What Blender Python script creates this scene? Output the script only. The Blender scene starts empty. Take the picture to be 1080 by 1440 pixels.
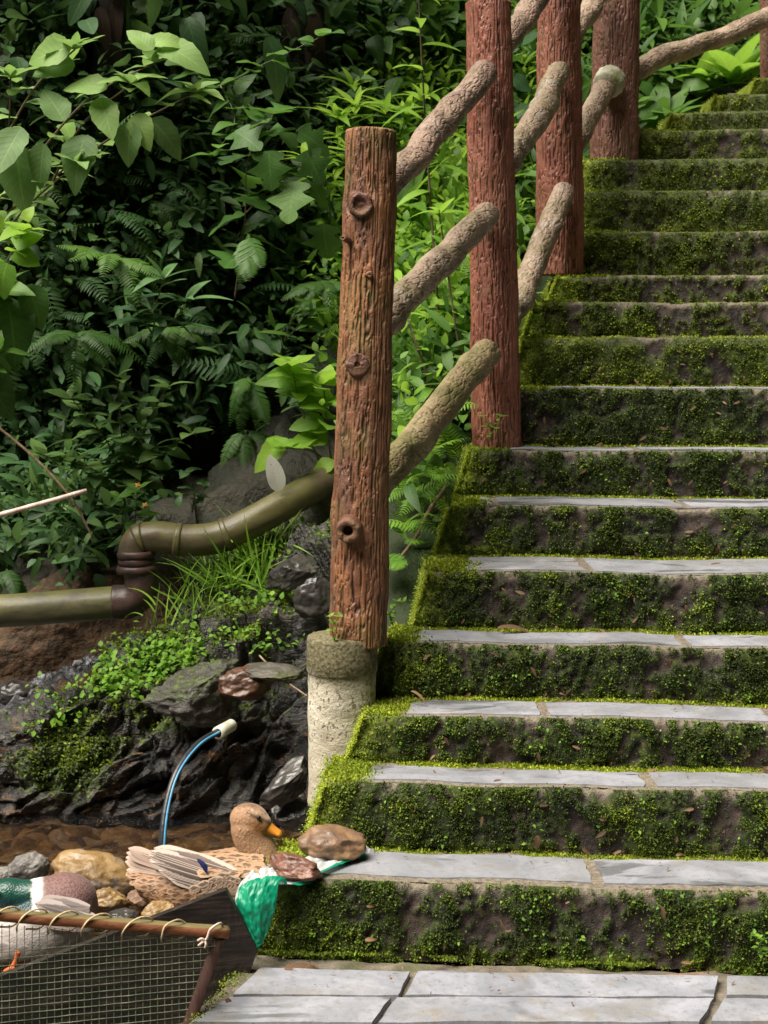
import bpy, math, random
import numpy as np
from mathutils import Vector
rng = np.random.default_rng(11)
random.seed(11)
F = 2130.0; HC = 1.45; YH = 500.0          # focal length (px of a 1080x1440 frame), eye height over the landing, horizon row
scene = bpy.context.scene
COL = scene.collection

def P(px, py, D):
    return np.array([(px-540.0)/F*D, D, HC-(py-YH)/F*D])

# ------------------------------------------------------------------ noise
_pm = rng.permutation(256)
_pm = np.concatenate([_pm, _pm, _pm])
_gr = rng.normal(size=(256, 3)); _gr /= np.linalg.norm(_gr, axis=1)[:, None]
def noise(p):
    p = np.asarray(p, float)
    i = np.floor(p).astype(int); f = p-i
    i &= 255
    u = f*f*f*(f*(f*6-15)+10)
    def g(a, b, c):
        h = _pm[_pm[_pm[(i[:, 0]+a) & 255]+((i[:, 1]+b) & 255)]+((i[:, 2]+c) & 255)]
        return np.einsum('ij,ij->i', _gr[h], f-np.array([a, b, c]))
    x = u[:, 0]; y = u[:, 1]; z = u[:, 2]
    l = lambda t, a, b: a+t*(b-a)
    return 1.5*l(z, l(y, l(x, g(0,0,0), g(1,0,0)), l(x, g(0,1,0), g(1,1,0))),
                 l(y, l(x, g(0,0,1), g(1,0,1)), l(x, g(0,1,1), g(1,1,1))))
def fbm(p, o=4, gain=.5):
    p = np.asarray(p, float); s = 0; a = 1.0
    for k in range(o):
        s = s+a*noise(p*(2.03**k)+17.3*k); a *= gain
    return s
def ridged(p, o=4):
    p = np.asarray(p, float); s = 0; a = 1.0
    for k in range(o):
        s = s+a*(1-2*np.abs(noise(p*(2.07**k)+9.1*k))); a *= .5
    return s
def sstep(a, b, x):
    t = np.clip((x-a)/(b-a), 0, 1); return t*t*(3-2*t)

# ------------------------------------------------------------------ mesh helpers
def mesh(name, V, Q=None, T=None, mats=(), attrs=None, smooth=True, midx=None):
    V = np.asarray(V, np.float32)
    Q = np.zeros((0, 4), int) if Q is None else np.asarray(Q, int).reshape(-1, 4)
    T = np.zeros((0, 3), int) if T is None else np.asarray(T, int).reshape(-1, 3)
    me = bpy.data.meshes.new(name)
    me.vertices.add(len(V)); me.vertices.foreach_set('co', V.ravel())
    nl = Q.size+T.size
    me.loops.add(nl); me.loops.foreach_set('vertex_index', np.concatenate([Q.ravel(), T.ravel()]).astype(np.int32))
    n = len(Q)+len(T)
    me.polygons.add(n)
    st = np.concatenate([np.arange(len(Q))*4, len(Q)*4+np.arange(len(T))*3]).astype(np.int32)
    me.polygons.foreach_set('loop_start', st)
    me.polygons.foreach_set('use_smooth', np.full(n, smooth))
    if midx is not None: me.polygons.foreach_set('material_index', np.asarray(midx, np.int32))
    for m in mats: me.materials.append(m)
    for k, a in (attrs or {}).items():
        a = np.asarray(a, np.float32)
        if a.ndim == 1:
            at = me.attributes.new(k, 'FLOAT', 'POINT'); at.data.foreach_set('value', a)
        elif a.shape[1] == 3:
            at = me.attributes.new(k, 'FLOAT_VECTOR', 'POINT'); at.data.foreach_set('vector', a.ravel())
        else:
            at = me.attributes.new(k, 'FLOAT_COLOR', 'POINT'); at.data.foreach_set('color', a.ravel())
    me.update(calc_edges=True)
    me.validate()
    return me
def tag(o, label=None, cat=None, group=None, kind=None):
    if label: o['label'] = label
    if cat: o['category'] = cat
    if group: o['group'] = group
    if kind: o['kind'] = kind
    return o
def wloc(o):
    v = np.zeros(3)
    while o is not None:
        v = v+np.array(o.location); o = o.parent
    return v
def obj(name, V, Q=None, T=None, mat=None, parent=None, loc=None, attrs=None, smooth=True, midx=None):
    """link ONE mesh object; V in world coordinates, origin at loc (or at the parent)"""
    V = np.asarray(V, float)
    mats = mat if isinstance(mat, (list, tuple)) else [mat]
    base = wloc(parent) if parent is not None else np.zeros(3)
    org = np.zeros(3) if loc is None else np.asarray(loc, float)-base
    o = bpy.data.objects.new(name, mesh(name, V-base-org, Q, T, mats, attrs, smooth, midx))
    o.location = org
    COL.objects.link(o)
    if parent is not None: o.parent = parent
    return o
def empty(name, loc, label, cat, group=None):
    o = bpy.data.objects.new(name, None); o.location = [float(c) for c in loc]; o.empty_display_size = .05
    COL.objects.link(o)
    return tag(o, label, cat, group)
def gridq(nu, nv, closed=False):
    """quads of a (nu rows x nv cols) vertex grid"""
    i, j = np.meshgrid(np.arange(nu-1), np.arange(nv if closed else nv-1), indexing='ij')
    j2 = (j+1) % nv
    return np.stack([i*nv+j, i*nv+j2, (i+1)*nv+j2, (i+1)*nv+j], -1).reshape(-1, 4)
def joinm(parts):
    Vs = []; Qs = []; Ts = []; n = 0
    for V, Q, T in parts:
        Vs.append(V)
        if Q is not None and len(Q): Qs.append(np.asarray(Q)+n)
        if T is not None and len(T): Ts.append(np.asarray(T)+n)
        n += len(V)
    return np.concatenate(Vs), (np.concatenate(Qs) if Qs else None), (np.concatenate(Ts) if Ts else None)
def smooth_path(pts, n):
    pts = np.asarray(pts, float)
    d = np.concatenate([[0], np.cumsum(np.linalg.norm(np.diff(pts[:, :3], axis=0), axis=1))])
    t = np.linspace(0, d[-1], n)
    m = np.gradient(pts, d, axis=0) if len(pts) > 2 else np.repeat((pts[1]-pts[0])[None]/d[-1], 2, 0)
    k = np.clip(np.searchsorted(d, t)-1, 0, len(pts)-2)
    h = (d[k+1]-d[k])[:, None]; s = ((t-d[k])/(d[k+1]-d[k]))[:, None]
    return ((2*s**3-3*s**2+1)*pts[k]+(s**3-2*s**2+s)*h*m[k]+(-2*s**3+3*s**2)*pts[k+1]+(s**3-s**2)*h*m[k+1])
def frames(path):
    T = np.gradient(path, axis=0); T /= np.linalg.norm(T, axis=1)[:, None]
    up = np.array([0, 0, 1.]) if abs(T[0, 2]) < .9 else np.array([0, -1., 0])
    N = np.zeros_like(T); n = np.cross(np.cross(T[0], up), T[0]); 
    for i in range(len(T)):
        n = n-T[i]*np.dot(n, T[i]); n /= np.linalg.norm(n); N[i] = n
    return T, N, np.cross(T, N)
def tube(path, r, sides=10, disp=None, cap=True, rw=None):
    path = np.asarray(path, float); n = len(path)
    r = np.broadcast_to(np.asarray(r, float), (n,))
    rw = r if rw is None else np.broadcast_to(np.asarray(rw, float), (n,))
    T, N, B = frames(path)
    a = np.linspace(0, 2*np.pi, sides, endpoint=False)
    ca = np.cos(a)[None, :, None]; sa = np.sin(a)[None, :, None]
    off = N[:, None]*ca*r[:, None, None]+B[:, None]*sa*rw[:, None, None]
    if disp is not None:
        L = np.concatenate([[0], np.cumsum(np.linalg.norm(np.diff(path, axis=0), axis=1))])
        dd = disp(L[:, None]+0*a[None], a[None]+0*L[:, None], r[:, None]+0*a[None])
        off = off*(1+dd/np.linalg.norm(off, axis=2))[:, :, None]
    V = (path[:, None]+off).reshape(-1, 3)
    Q = gridq(n, sides, True)
    Tt = None
    if cap:
        c0 = len(V); V = np.concatenate([V, path[:1], path[-1:]])
        j = np.arange(sides); j2 = (j+1) % sides
        Tt = np.concatenate([np.stack([j2, j, 0*j+c0], 1), np.stack([(n-1)*sides+j, (n-1)*sides+j2, 0*j+c0+1], 1)])
    return V, Q, Tt
def box8(c):
    """hexahedron from 8 corners: bottom 4 (ccw) then top 4"""
    return np.asarray(c, float), np.array([[3,2,1,0],[4,5,6,7],[0,1,5,4],[1,2,6,5],[2,3,7,6],[3,0,4,7]]), None
def bar(p, q, w, h, up=(0, 0, 1), n=14, jit=.0, seed=0):
    """long squared timber between p and q, slightly irregular, rounded arrises"""
    p = np.asarray(p, float); q = np.asarray(q, float)
    t = (q-p)/np.linalg.norm(q-p); up = np.asarray(up, float)
    s = np.cross(t, up); s /= np.linalg.norm(s); u = np.cross(s, t)
    b = .12
    prof = np.array([[-1,-1+b],[-1+b,-1],[1-b,-1],[1,-1+b],[1,1-b],[1-b,1],[-1+b,1],[-1,1-b]])
    V = []
    for k in range(n):
        x = p+(q-p)*k/(n-1)
        for (a, c) in prof: V.append(x+s*a*w/2+u*c*h/2)
    V = np.array(V)
    if jit: V = V+jit*np.stack([noise(V*9+seed), noise(V*9+31+seed), noise(V*9+67+seed)], 1)
    Q = gridq(n, 8, True)
    V = np.concatenate([V, [p, q]]); j = np.arange(8); j2 = (j+1) % 8; m = n*8
    Tt = np.concatenate([np.stack([j2, j, 0*j+m], 1), np.stack([(n-1)*8+j, (n-1)*8+j2, 0*j+m+1], 1)])
    return V, Q, Tt

# ------------------------------------------------------------------ node helpers
class NT:
    def __init__(s, name):
        s.m = bpy.data.materials.new(name); s.m.use_nodes = True; s.t = s.m.node_tree
        s.t.nodes.clear(); s.out = s.t.nodes.new('ShaderNodeOutputMaterial')
        s._oc = None
    def n(s, typ, **props):
        nd = s.t.nodes.new(typ)
        for k, v in props.items(): setattr(nd, k, v)
        return nd
    def put(s, sock, v):
        if isinstance(v, bpy.types.NodeSocket): s.t.links.new(v, sock)
        elif v is not None:
            if sock.type == 'RGBA' and len(v) == 3: v = (*v, 1)
            sock.default_value = v
    def oc(s):
        if s._oc is None: s._oc = s.n('ShaderNodeTexCoord').outputs['Object']
        return s._oc
    def map(s, scale=(1, 1, 1), rot=(0, 0, 0), loc=(0, 0, 0), vec=None):
        m = s.n('ShaderNodeMapping'); s.put(m.inputs['Vector'], vec or s.oc())
        m.inputs['Scale'].default_value = scale; m.inputs['Rotation'].default_value = rot; m.inputs['Location'].default_value = loc
        return m.outputs[0]
    def noise(s, scale, detail=6, rough=.55, dist=0, vec=None):
        a = s.n('ShaderNodeTexNoise'); s.put(a.inputs['Vector'], vec or s.oc())
        a.inputs['Scale'].default_value = scale; a.inputs['Detail'].default_value = detail
        a.inputs['Roughness'].default_value = rough; a.inputs['Distortion'].default_value = dist
        return a.outputs[0]
    def vor(s, scale, feature='F1', vec=None, out=0, rand=1):
        a = s.n('ShaderNodeTexVoronoi', feature=feature); s.put(a.inputs['Vector'], vec or s.oc())
        a.inputs['Scale'].default_value = scale; a.inputs['Randomness'].default_value = rand
        return a.outputs[out]
    def attr(s, name, out='Fac'):
        a = s.n('ShaderNodeAttribute', attribute_name=name); return a.outputs[out]
    def math(s, op, a, b=None, clamp=False):
        m = s.n('ShaderNodeMath', operation=op, use_clamp=clamp); s.put(m.inputs[0], a)
        if b is not None: s.put(m.inputs[1], b)
        return m.outputs[0]
    def rng(s, v, a, b, c=0., d=1., smooth=True):
        m = s.n('ShaderNodeMapRange', interpolation_type='SMOOTHSTEP' if smooth else 'LINEAR'); s.put(m.inputs[0], v)
        for k, x in enumerate((a, b, c, d)): s.put(m.inputs[k+1], x)
        return m.outputs[0]
    def ramp(s, f, stops):
        r = s.n('ShaderNodeValToRGB'); s.put(r.inputs[0], f); e = r.color_ramp.elements
        while len(e) < len(stops): e.new(.5)
        for k, (p, c) in enumerate(stops): e[k].position = p; e[k].color = (*c, 1)
        return r.outputs[0]
    def mix(s, f, a, b, mode='MIX'):
        m = s.n('ShaderNodeMix', data_type='RGBA', blend_type=mode); s.put(m.inputs[0], f)
        s.put(m.inputs[6], a); s.put(m.inputs[7], b); return m.outputs[2]
    def bump(s, h, strength=.5, dist=.01, normal=None):
        b = s.n('ShaderNodeBump'); b.inputs['Strength'].default_value = strength; b.inputs['Distance'].default_value = dist
        s.put(b.inputs['Height'], h)
        if normal is not None: s.put(b.inputs['Normal'], normal)
        return b.outputs[0]
    def prin(s, color, rough=.6, normal=None, spec=.5, **kw):
        p = s.n('ShaderNodeBsdfPrincipled'); s.put(p.inputs['Base Color'], color); s.put(p.inputs['Roughness'], rough)
        s.put(p.inputs['Specular IOR Level'], spec)
        if normal is not None: s.put(p.inputs['Normal'], normal)
        for k, v in kw.items(): s.put(p.inputs[k.replace('_', ' ')], v)
        return p.outputs[0]
    def end(s, sh):
        s.t.links.new(sh, s.out.inputs['Surface']); return s.m
    def sep(s, v):
        x = s.n('ShaderNodeSeparateXYZ'); s.put(x.inputs[0], v); return x.outputs
    def normal_z(s):
        return s.sep(s.n('ShaderNodeNewGeometry').outputs['Normal'])[2]

# ------------------------------------------------------------------ materials
def leaf_mat(name, dark, mid, light, trans=.35, rough=.5, vein=.5):
    t = NT(name)
    sp = t.sep(t.attr('luv', 'Vector')); u, v, var = sp[0], sp[1], sp[2]
    au = t.math('ABSOLUTE', u)
    c = t.ramp(var, [(0, dark), (.5, mid), (1, light)])
    nz = t.noise(22, 3); c = t.mix(t.rng(nz, .45, .75, 0, .35), c, tuple(x*1.35 for x in mid))
    # leaf spots, brown edge damage
    sp2 = t.noise(60, 2); c = t.mix(t.rng(sp2, .68, .74, 0, .6), c, (.12, .09, .03))
    ph = t.math('SINE', t.math('MULTIPLY', t.math('SUBTRACT', t.math('MULTIPLY', v, 1.0), t.math('MULTIPLY', au, .22)), 52))
    vn = t.rng(ph, .75, 1)
    rib = t.rng(au, .0, .09, 1, 0)
    vv = t.math('MAXIMUM', rib, t.math('MULTIPLY', vn, .45))
    c = t.mix(t.math('MULTIPLY', vv, .4*vein), c, tuple(min(1, x*1.9+.02) for x in light))
    b = t.bump(t.math('SUBTRACT', t.math('MULTIPLY', ph, .25), vv), .35*vein, .004)
    p = t.prin(c, rough, b, .32)
    tr = t.n('ShaderNodeBsdfTranslucent'); t.put(tr.inputs[0], t.mix(.5, c, tuple(min(1, x*1.5) for x in light), 'MIX'))
    m = t.n('ShaderNodeMixShader'); m.inputs[0].default_value = trans
    t.t.links.new(p, m.inputs[1]); t.t.links.new(tr.outputs[0], m.inputs[2])
    return t.end(m.outputs[0])
L_DARK = leaf_mat('leaf_dark', (.02, .052, .022), (.042, .108, .034), (.12, .21, .055), .3, .5)
L_MID = leaf_mat('leaf_mid', (.025, .062, .017), (.055, .135, .024), (.11, .22, .032), .34)
L_BLUE = leaf_mat('leaf_bluegreen', (.03, .075, .035), (.065, .15, .06), (.12, .23, .075), .3, .5)
L_PALEG = leaf_mat('leaf_palegreen', (.08, .15, .06), (.17, .29, .1), (.27, .42, .11), .35, .55)
L_BRIGHT = leaf_mat('leaf_bright', (.07, .17, .025), (.16, .33, .035), (.30, .47, .055), .45)
L_FERN = leaf_mat('leaf_fern', (.025, .065, .015), (.05, .125, .022), (.1, .2, .03), .35, .5, .2)
L_FERNB = leaf_mat('leaf_fern_bright', (.06, .15, .02), (.11, .25, .03), (.2, .37, .05), .4, .5, .2)
L_DEAD = leaf_mat('leaf_dead', (.05, .028, .018), (.12, .07, .04), (.26, .15, .09), .15, .7, .6)
L_DEADD = leaf_mat('leaf_dead_dark', (.02, .012, .009), (.05, .028, .02), (.12, .065, .045), .1, .7, .5)
L_PALE = leaf_mat('leaf_pale_dead', (.4, .38, .34), (.6, .58, .54), (.75, .74, .7), .25, .7, .6)

def moss_mat():
    t = NT('moss_tuft'); var = t.sep(t.attr('luv', 'Vector'))[2]
    c = t.ramp(var, [(0, (.014, .023, .005)), (.4, (.056, .09, .009)), (.7, (.17, .235, .015)), (1, (.41, .47, .033))])
    p = t.prin(c, .6, None, .3)
    tr = t.n('ShaderNodeBsdfTranslucent'); t.put(tr.inputs[0], c)
    m = t.n('ShaderNodeMixShader'); m.inputs[0].default_value = .25
    t.t.links.new(p, m.inputs[1]); t.t.links.new(tr.outputs[0], m.inputs[2])
    return t.end(m.outputs[0])
MOSS = moss_mat()

def step_mat():
    t = NT('mossy_concrete')
    moss = t.attr('moss'); edge = t.attr('edge')
    n1 = t.noise(14, 8, .6); n2 = t.noise(70, 5, .6); n3 = t.noise(300, 3)
    con = t.ramp(n1, [(.32, (.012, .009, .009)), (.5, (.038, .027, .024)), (.7, (.105, .073, .06))])
    con = t.mix(t.rng(n2, .5, .72, 0, .7), con, (.03, .025, .022))
    lip = t.ramp(n2, [(.3, (.11, .09, .066)), (.55, (.22, .185, .14)), (.75, (.3, .265, .215))])
    con = t.mix(edge, con, lip)
    ms = t.ramp(n2, [(.32, (.007, .011, .003)), (.52, (.022, .036, .006)), (.72, (.085, .125, .012))])
    ms = t.mix(t.rng(t.attr('bright'), 0, 1), ms, t.ramp(n2, [(.3, (.12, .16, .012)), (.7, (.32, .38, .03))]))
    k = t.rng(t.math('ADD', moss, t.math('MULTIPLY', t.math('SUBTRACT', n2, .5), .9)), .4, .6)
    c = t.mix(k, con, ms)
    h = t.math('ADD', n2, t.math('MULTIPLY', n3, .5))
    r = t.rng(n1, .35, .6, .45, .85)
    return t.end(t.prin(c, r, t.bump(h, .9, .008), .4))
STEP = step_mat()

def slab_mat():
    t = NT('slate_slab')
    w = t.n('ShaderNodeAttribute', attribute_name='tint'); va = t.n('ShaderNodeVectorMath', operation='ADD'); t.put(va.inputs[0], t.oc())
    cx = t.n('ShaderNodeCombineXYZ'); t.put(cx.inputs[0], t.math('MULTIPLY', w.outputs['Fac'], 53.)); t.put(cx.inputs[1], t.math('MULTIPLY', w.outputs['Fac'], 91.)); t.put(va.inputs[1], cx.outputs[0]); sv = va.outputs[0]
    n1 = t.noise(5, 7, .6, 1.2, sv); n2 = t.noise(45, 6, .65, 0, sv); n3 = t.noise(220, 3); n4 = t.noise(3.4, 5, .55, .6, t.map((.6, 1.6, 1), vec=sv))
    c = t.ramp(n1, [(.28, (.17, .178, .21)), (.5, (.27, .28, .325)), (.72, (.37, .375, .425))])
    c = t.mix(t.rng(n2, .48, .7, 0, .6), c, (.16, .155, .155))
    c = t.mix(t.rng(t.noise(2.6, 6, .7, .8, sv), .52, .64, 0, .5), c, (.2, .19, .17))
    c = t.mix(t.rng(t.noise(9, 5, .7, 0, sv), .54, .68, 0, .55), c, (.25, .2, .14))
    c = t.mix(t.math('MULTIPLY', w.outputs['Fac'], .5), c, (.2, .205, .215))
    wet = t.rng(n4, .57, .63)
    c = t.mix(t.math('MULTIPLY', wet, .75), c, (.1, .105, .11))
    c = t.mix(t.rng(t.noise(120, 2), .7, .74, 0, .8), c, (.05, .04, .03))
    r = t.math('SUBTRACT', t.rng(n1, .3, .7, .38, .62), t.math('MULTIPLY', wet, .28))
    b = t.bump(t.math('ADD', n2, t.math('MULTIPLY', n3, .35)), .35, .004)
    return t.end(t.prin(c, r, b, .5))
SLAB = slab_mat()

def mortar_mat():
    t = NT('mortar'); n1 = t.noise(18, 6); n2 = t.noise(140, 4)
    c = t.ramp(n1, [(.3, (.07, .06, .046)), (.5, (.14, .12, .09)), (.7, (.22, .19, .15))])
    c = t.mix(t.rng(t.noise(6, 5), .54, .66, 0, .5), c, (.065, .08, .02))
    return t.end(t.prin(c, .85, t.bump(t.math('ADD', n1, n2), .8, .006), .3))
MORTAR = mortar_mat()

def bark_mat(name, cols, green=.3, wet=.0, cd=.75, bs=.7, pale=0.):
    """painted cement bark; attribute crev marks the grooves"""
    t = NT(name); cr = t.attr('crev')
    n1 = t.noise(6, 6, .6); n2 = t.noise(60, 6, .65); n3 = t.noise(9, 5, .6, .6, t.map((1, 1, .25)))
    c = t.ramp(n3, [(.25, cols[0]), (.45, cols[1]), (.62, cols[2]), (.78, cols[3])])
    c = t.mix(t.rng(n2, .5, .7, 0, .45), c, cols[0])
    c = t.mix(t.rng(n2, .6, .72, 0, .35), c, tuple(min(1, x*1.5+.02) for x in cols[2]))
    c = t.mix(t.rng(t.noise(7, 5, .65), .55, .68, 0, pale), c, (.42, .37, .31))
    c = t.mix(t.rng(cr, .35, .9, 0, cd), c, tuple(x*.3 for x in cols[0]))
    g = t.rng(t.math('ADD', n1, t.math('MULTIPLY', cr, .15)), .5, .68, 0, green)
    c = t.mix(g, c, (.12, .125, .03))
    h = t.math('SUBTRACT', t.math('ADD', n2, t.math('MULTIPLY', t.noise(200, 4), .5)), t.math('MULTIPLY', cr, 1.2))
    r = t.rng(n1, .35, .65, .42-.1*wet, .7-.1*wet)
    return t.end(t.prin(c, r, t.bump(h, bs, .006), .45))
BARK_RED = bark_mat('bark_red', [(.11, .036, .024), (.22, .072, .045), (.29, .105, .068), (.2, .088, .065)], .15)
BARK_RED2 = bark_mat('bark_red_dull', [(.09, .036, .027), (.17, .068, .048), (.21, .095, .068), (.15, .085, .065)], .22)
BARK_BROWN = bark_mat('bark_brown', [(.045, .028, .027), (.19, .08, .042), (.32, .14, .06), (.10, .065, .058)], .4)
BARK_RAIL = bark_mat('bark_rail', [(.12, .08, .06), (.26, .185, .135), (.38, .285, .21), (.27, .21, .165)], .4, 0, .5, .5, .7)
BARK_RAILD = bark_mat('bark_rail_dark', [(.09, .06, .05), (.2, .13, .1), (.31, .215, .165), (.2, .15, .125)], .2, 0, .6, .6, .35)
BARK_RAILM = bark_mat('bark_rail_mossy', [(.1, .075, .045), (.22, .165, .085), (.32, .25, .14), (.22, .18, .1)], .75, 0, .5, .5)

def simple(name, stops, scale=12, rough=.6, bs=60, bstr=.4, spec=.5, metal=0, stretch=(1, 1, 1), extra=None):
    t = NT(name); v = t.map(stretch); n1 = t.noise(scale, 6, .6, .3, v); n2 = t.noise(bs, 5, .6, 0, v)
    c = t.ramp(n1, stops)
    if extra: c = t.mix(t.rng(t.noise(extra[0], 5, .6), extra[1], extra[2], 0, extra[4]), c, extra[3])
    return t.end(t.prin(c, rough, t.bump(n2, bstr, .005), spec, Metallic=metal))

def wetrock_mat():
    t = NT('wet_rock')
    mossA = t.attr('moss'); st = t.attr('strata')
    n1 = t.noise(5, 7, .6, .4); n2 = t.noise(38, 7, .62); n3 = t.noise(16, 6, .6, 1.0, t.map((1, 1, 3.2), (0, .55, 0)))
    c = t.ramp(n1, [(.3, (.008, .008, .009)), (.5, (.022, .021, .021)), (.7, (.055, .05, .045))])
    rust = t.rng(t.math('ADD', t.math('MULTIPLY', st, .3), t.math('MULTIPLY', n3, .75)), .68, .82)
    c = t.mix(t.math('MULTIPLY', rust, .85), c, t.ramp(n2, [(.3, (.06, .025, .008)), (.6, (.2, .095, .025)), (.8, (.3, .17, .06))]))
    dry = t.attr('dry')
    c = t.mix(t.math('MULTIPLY', dry, .85), c, t.ramp(n2, [(.3, (.05, .044, .036)), (.6, (.14, .125, .105)), (.8, (.24, .22, .19))]))
    k = t.rng(t.math('ADD', mossA, t.math('MULTIPLY', t.math('SUBTRACT', n2, .5), .8)), .42, .62)
    c = t.mix(k, c, t.ramp(n2, [(.3, (.016, .026, .006)), (.55, (.05, .08, .012)), (.75, (.13, .17, .02))]))
    h = t.math('ADD', t.math('MULTIPLY', n3, 1.2), t.math('MULTIPLY', n2, .8))
    b = t.bump(h, .8, .02); b = t.bump(t.noise(30, 6, .65, 1.5, t.map((1.2, 1, .5), (0, -.75, 0))), .6, .012, b); b = t.bump(t.noise(170, 4), .35, .004, b)
    wetr = t.rng(n1, .35, .6, .1, .26)
    r = t.math('MAXIMUM', wetr, t.math('MAXIMUM', t.math('MULTIPLY', dry, .6), t.math('MULTIPLY', k, .65)))
    return t.end(t.prin(c, r, b, .6))
WETROCK = wetrock_mat()
SOIL = None
def soil_mat():
    t = NT('hill_soil'); n1 = t.noise(4, 7); n2 = t.noise(30, 6); red = t.attr('red')
    c = t.ramp(n1, [(.3, (.008, .007, .006)), (.55, (.02, .016, .012)), (.75, (.04, .03, .02))])
    c = t.mix(red, c, t.ramp(n2, [(.3, (.025, .012, .007)), (.55, (.07, .032, .016)), (.75, (.12, .058, .03))]))
    g = t.attr('green'); c = t.mix(t.math('MULTIPLY', g, .8), c, (.025, .05, .012))
    return t.end(t.prin(c, .7, t.bump(t.math('ADD', n1, n2), .8, .03), .3))
SOIL = soil_mat()
# ------------------------------------------------------------------ leaves
def leaf_tpl(wf, n=6, cols=3, droop=.25, fold=.25, wave=.0, seed=0, serr=0.):
    r = np.random.default_rng(seed)
    v = np.linspace(0, 1, n+1); us = np.linspace(-1, 1, cols)
    V = []; A = []
    ph = r.uniform(0, 6, 2)
    for k, vv in enumerate(v):
        w = wf(vv)
        for u in us:
            ww = w*(1+serr*(1 if k % 2 else -1)*abs(u))
            x = u*ww
            z = -droop*vv**2+fold*abs(x)*(1-.5*vv)+wave*math.sin(vv*9+ph[0]+(2 if u > 0 else 0))*abs(u)*w
            V.append((x, vv*(1-.12*droop*vv), z)); A.append((u, vv))
    return np.array(V), gridq(n+1, cols), np.array(A)
w_lance = lambda v: .115*math.sin(math.pi*min(1, v*.97+.02)**.8)**.9+.003
w_ovate = lambda v: .31*math.sin(math.pi*(min(.999, v*.985+.01))**.72)**.85+.004
w_heart = lambda v: .43*(math.sin(math.pi*(min(.999, v*.9+.1))**.75))**.7*(1-.25*v)+.003
w_blade = lambda v: .02*(1-v**2.5)+.001
w_oblong = lambda v: .16*math.sin(math.pi*min(1, v*.97+.02)**.75)**.6+.003
def w_lobed(v):
    return (.33*math.sin(math.pi*min(.999, v*.98+.01)**.7)**.8)*(1+.42*math.sin(v*15.5))+.006
TP = {
 'lance': [leaf_tpl(w_lance, 7, 3, d, .3, .0, s) for s, d in enumerate((.15, .35, .55))],
 'ovate': [leaf_tpl(w_ovate, 10, 5, d, .22, .10, s, .035) for s, d in enumerate((.15, .35, .55))],
 'heart': [leaf_tpl(w_heart, 8, 5, d, .15, .07, s) for s, d in enumerate((.1, .3, .5))],
 'lobed': [leaf_tpl(w_lobed, 14, 5, d, .2, .08, s, .05) for s, d in enumerate((.15, .35))],
 'oblong': [leaf_tpl(w_oblong, 8, 5, d, .25, .06, s) for s, d in enumerate((.12, .35, .6))],
 'blade': [leaf_tpl(w_blade, 8, 3, d, .5, 0, s) for s, d in enumerate((.2, .6, 1.0))],
 'small': [leaf_tpl(w_ovate, 4, 3, d, .2, .0, s) for s, d in enumerate((.1, .35))],
 'smallance': [leaf_tpl(w_oblong, 4, 3, d, .25, .0, s) for s, d in enumerate((.15, .45))],
 'tuft': [(np.array([(-.02, 0, 0), (.02, 0, 0), (-.3, .5, .08), (.3, .5, .08), (0, 1, -.05), (.01, 1, -.05)]), np.array([[0, 1, 3, 2], [2, 3, 5, 4]]),
           np.array([(-.1, 0), (.1, 0), (-1, .5), (1, .5), (0, 1), (0, 1)]))],
}
def frond_tpl(npin, droop, seed, wmax=.2, cut=1):
    r = np.random.default_rng(seed); V = []; Q = []; A = []
    t1 = leaf_tpl(w_oblong if cut else w_lance, 3, 3, .25, .2)
    spine = lambda s: np.array([.02*math.sin(s*4+seed), s*(1-.25*droop*s), -droop*s*s])
    def add(o, d, nrm, L, wscale=1):
        d = d/np.linalg.norm(d); x = np.cross(d, nrm); x /= np.linalg.norm(x); z = np.cross(x, d)
        v = t1[0]*np.array([wscale, 1, 1])*L; v = o+v[:, :1]*x+v[:, 1:2]*d+v[:, 2:]*z
        Q.append(t1[1]+sum(map(len, V))); V.append(v); A.append(t1[2]*np.array([1, .3])+np.array([0, .0]))
    for k in range(npin):
        s = .14+.86*(k+.5)/npin
        L = wmax*math.sin(math.pi*min(.98, (.18+.8*(k/npin)))**.85)**.9+.015
        o = spine(s); tg = spine(s+.01)-o; tg /= np.linalg.norm(tg); up = np.cross(np.array([1., 0, 0]), tg)
        for sd in (-1, 1):
            d = np.array([sd, 0, 0])*.95+tg*.42+up*r.uniform(-.15, .1); 
            add(o, d, up, L*r.uniform(.88, 1.08), .72)
    # rachis
    m = 10
    rv = []
    for k in range(m+1):
        s = k/m; p = spine(s); w = .007*(1-.8*s); rv += [p+[-w, 0, 0], p+[0, 0, w], p+[w, 0, 0]]
    Q.append(gridq(m+1, 3)+sum(map(len, V))); V.append(np.array(rv)); A.append(np.tile([[0, .0]], (len(rv), 1)))
    return np.concatenate(V), np.concatenate(Q), np.concatenate(A)
TP['frond'] = [frond_tpl(22, d, s) for s, d in enumerate((.25, .5, .8))]
TP['frondlow'] = [frond_tpl(13, d, s, .22) for s, d in enumerate((.3, .6))]

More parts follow.
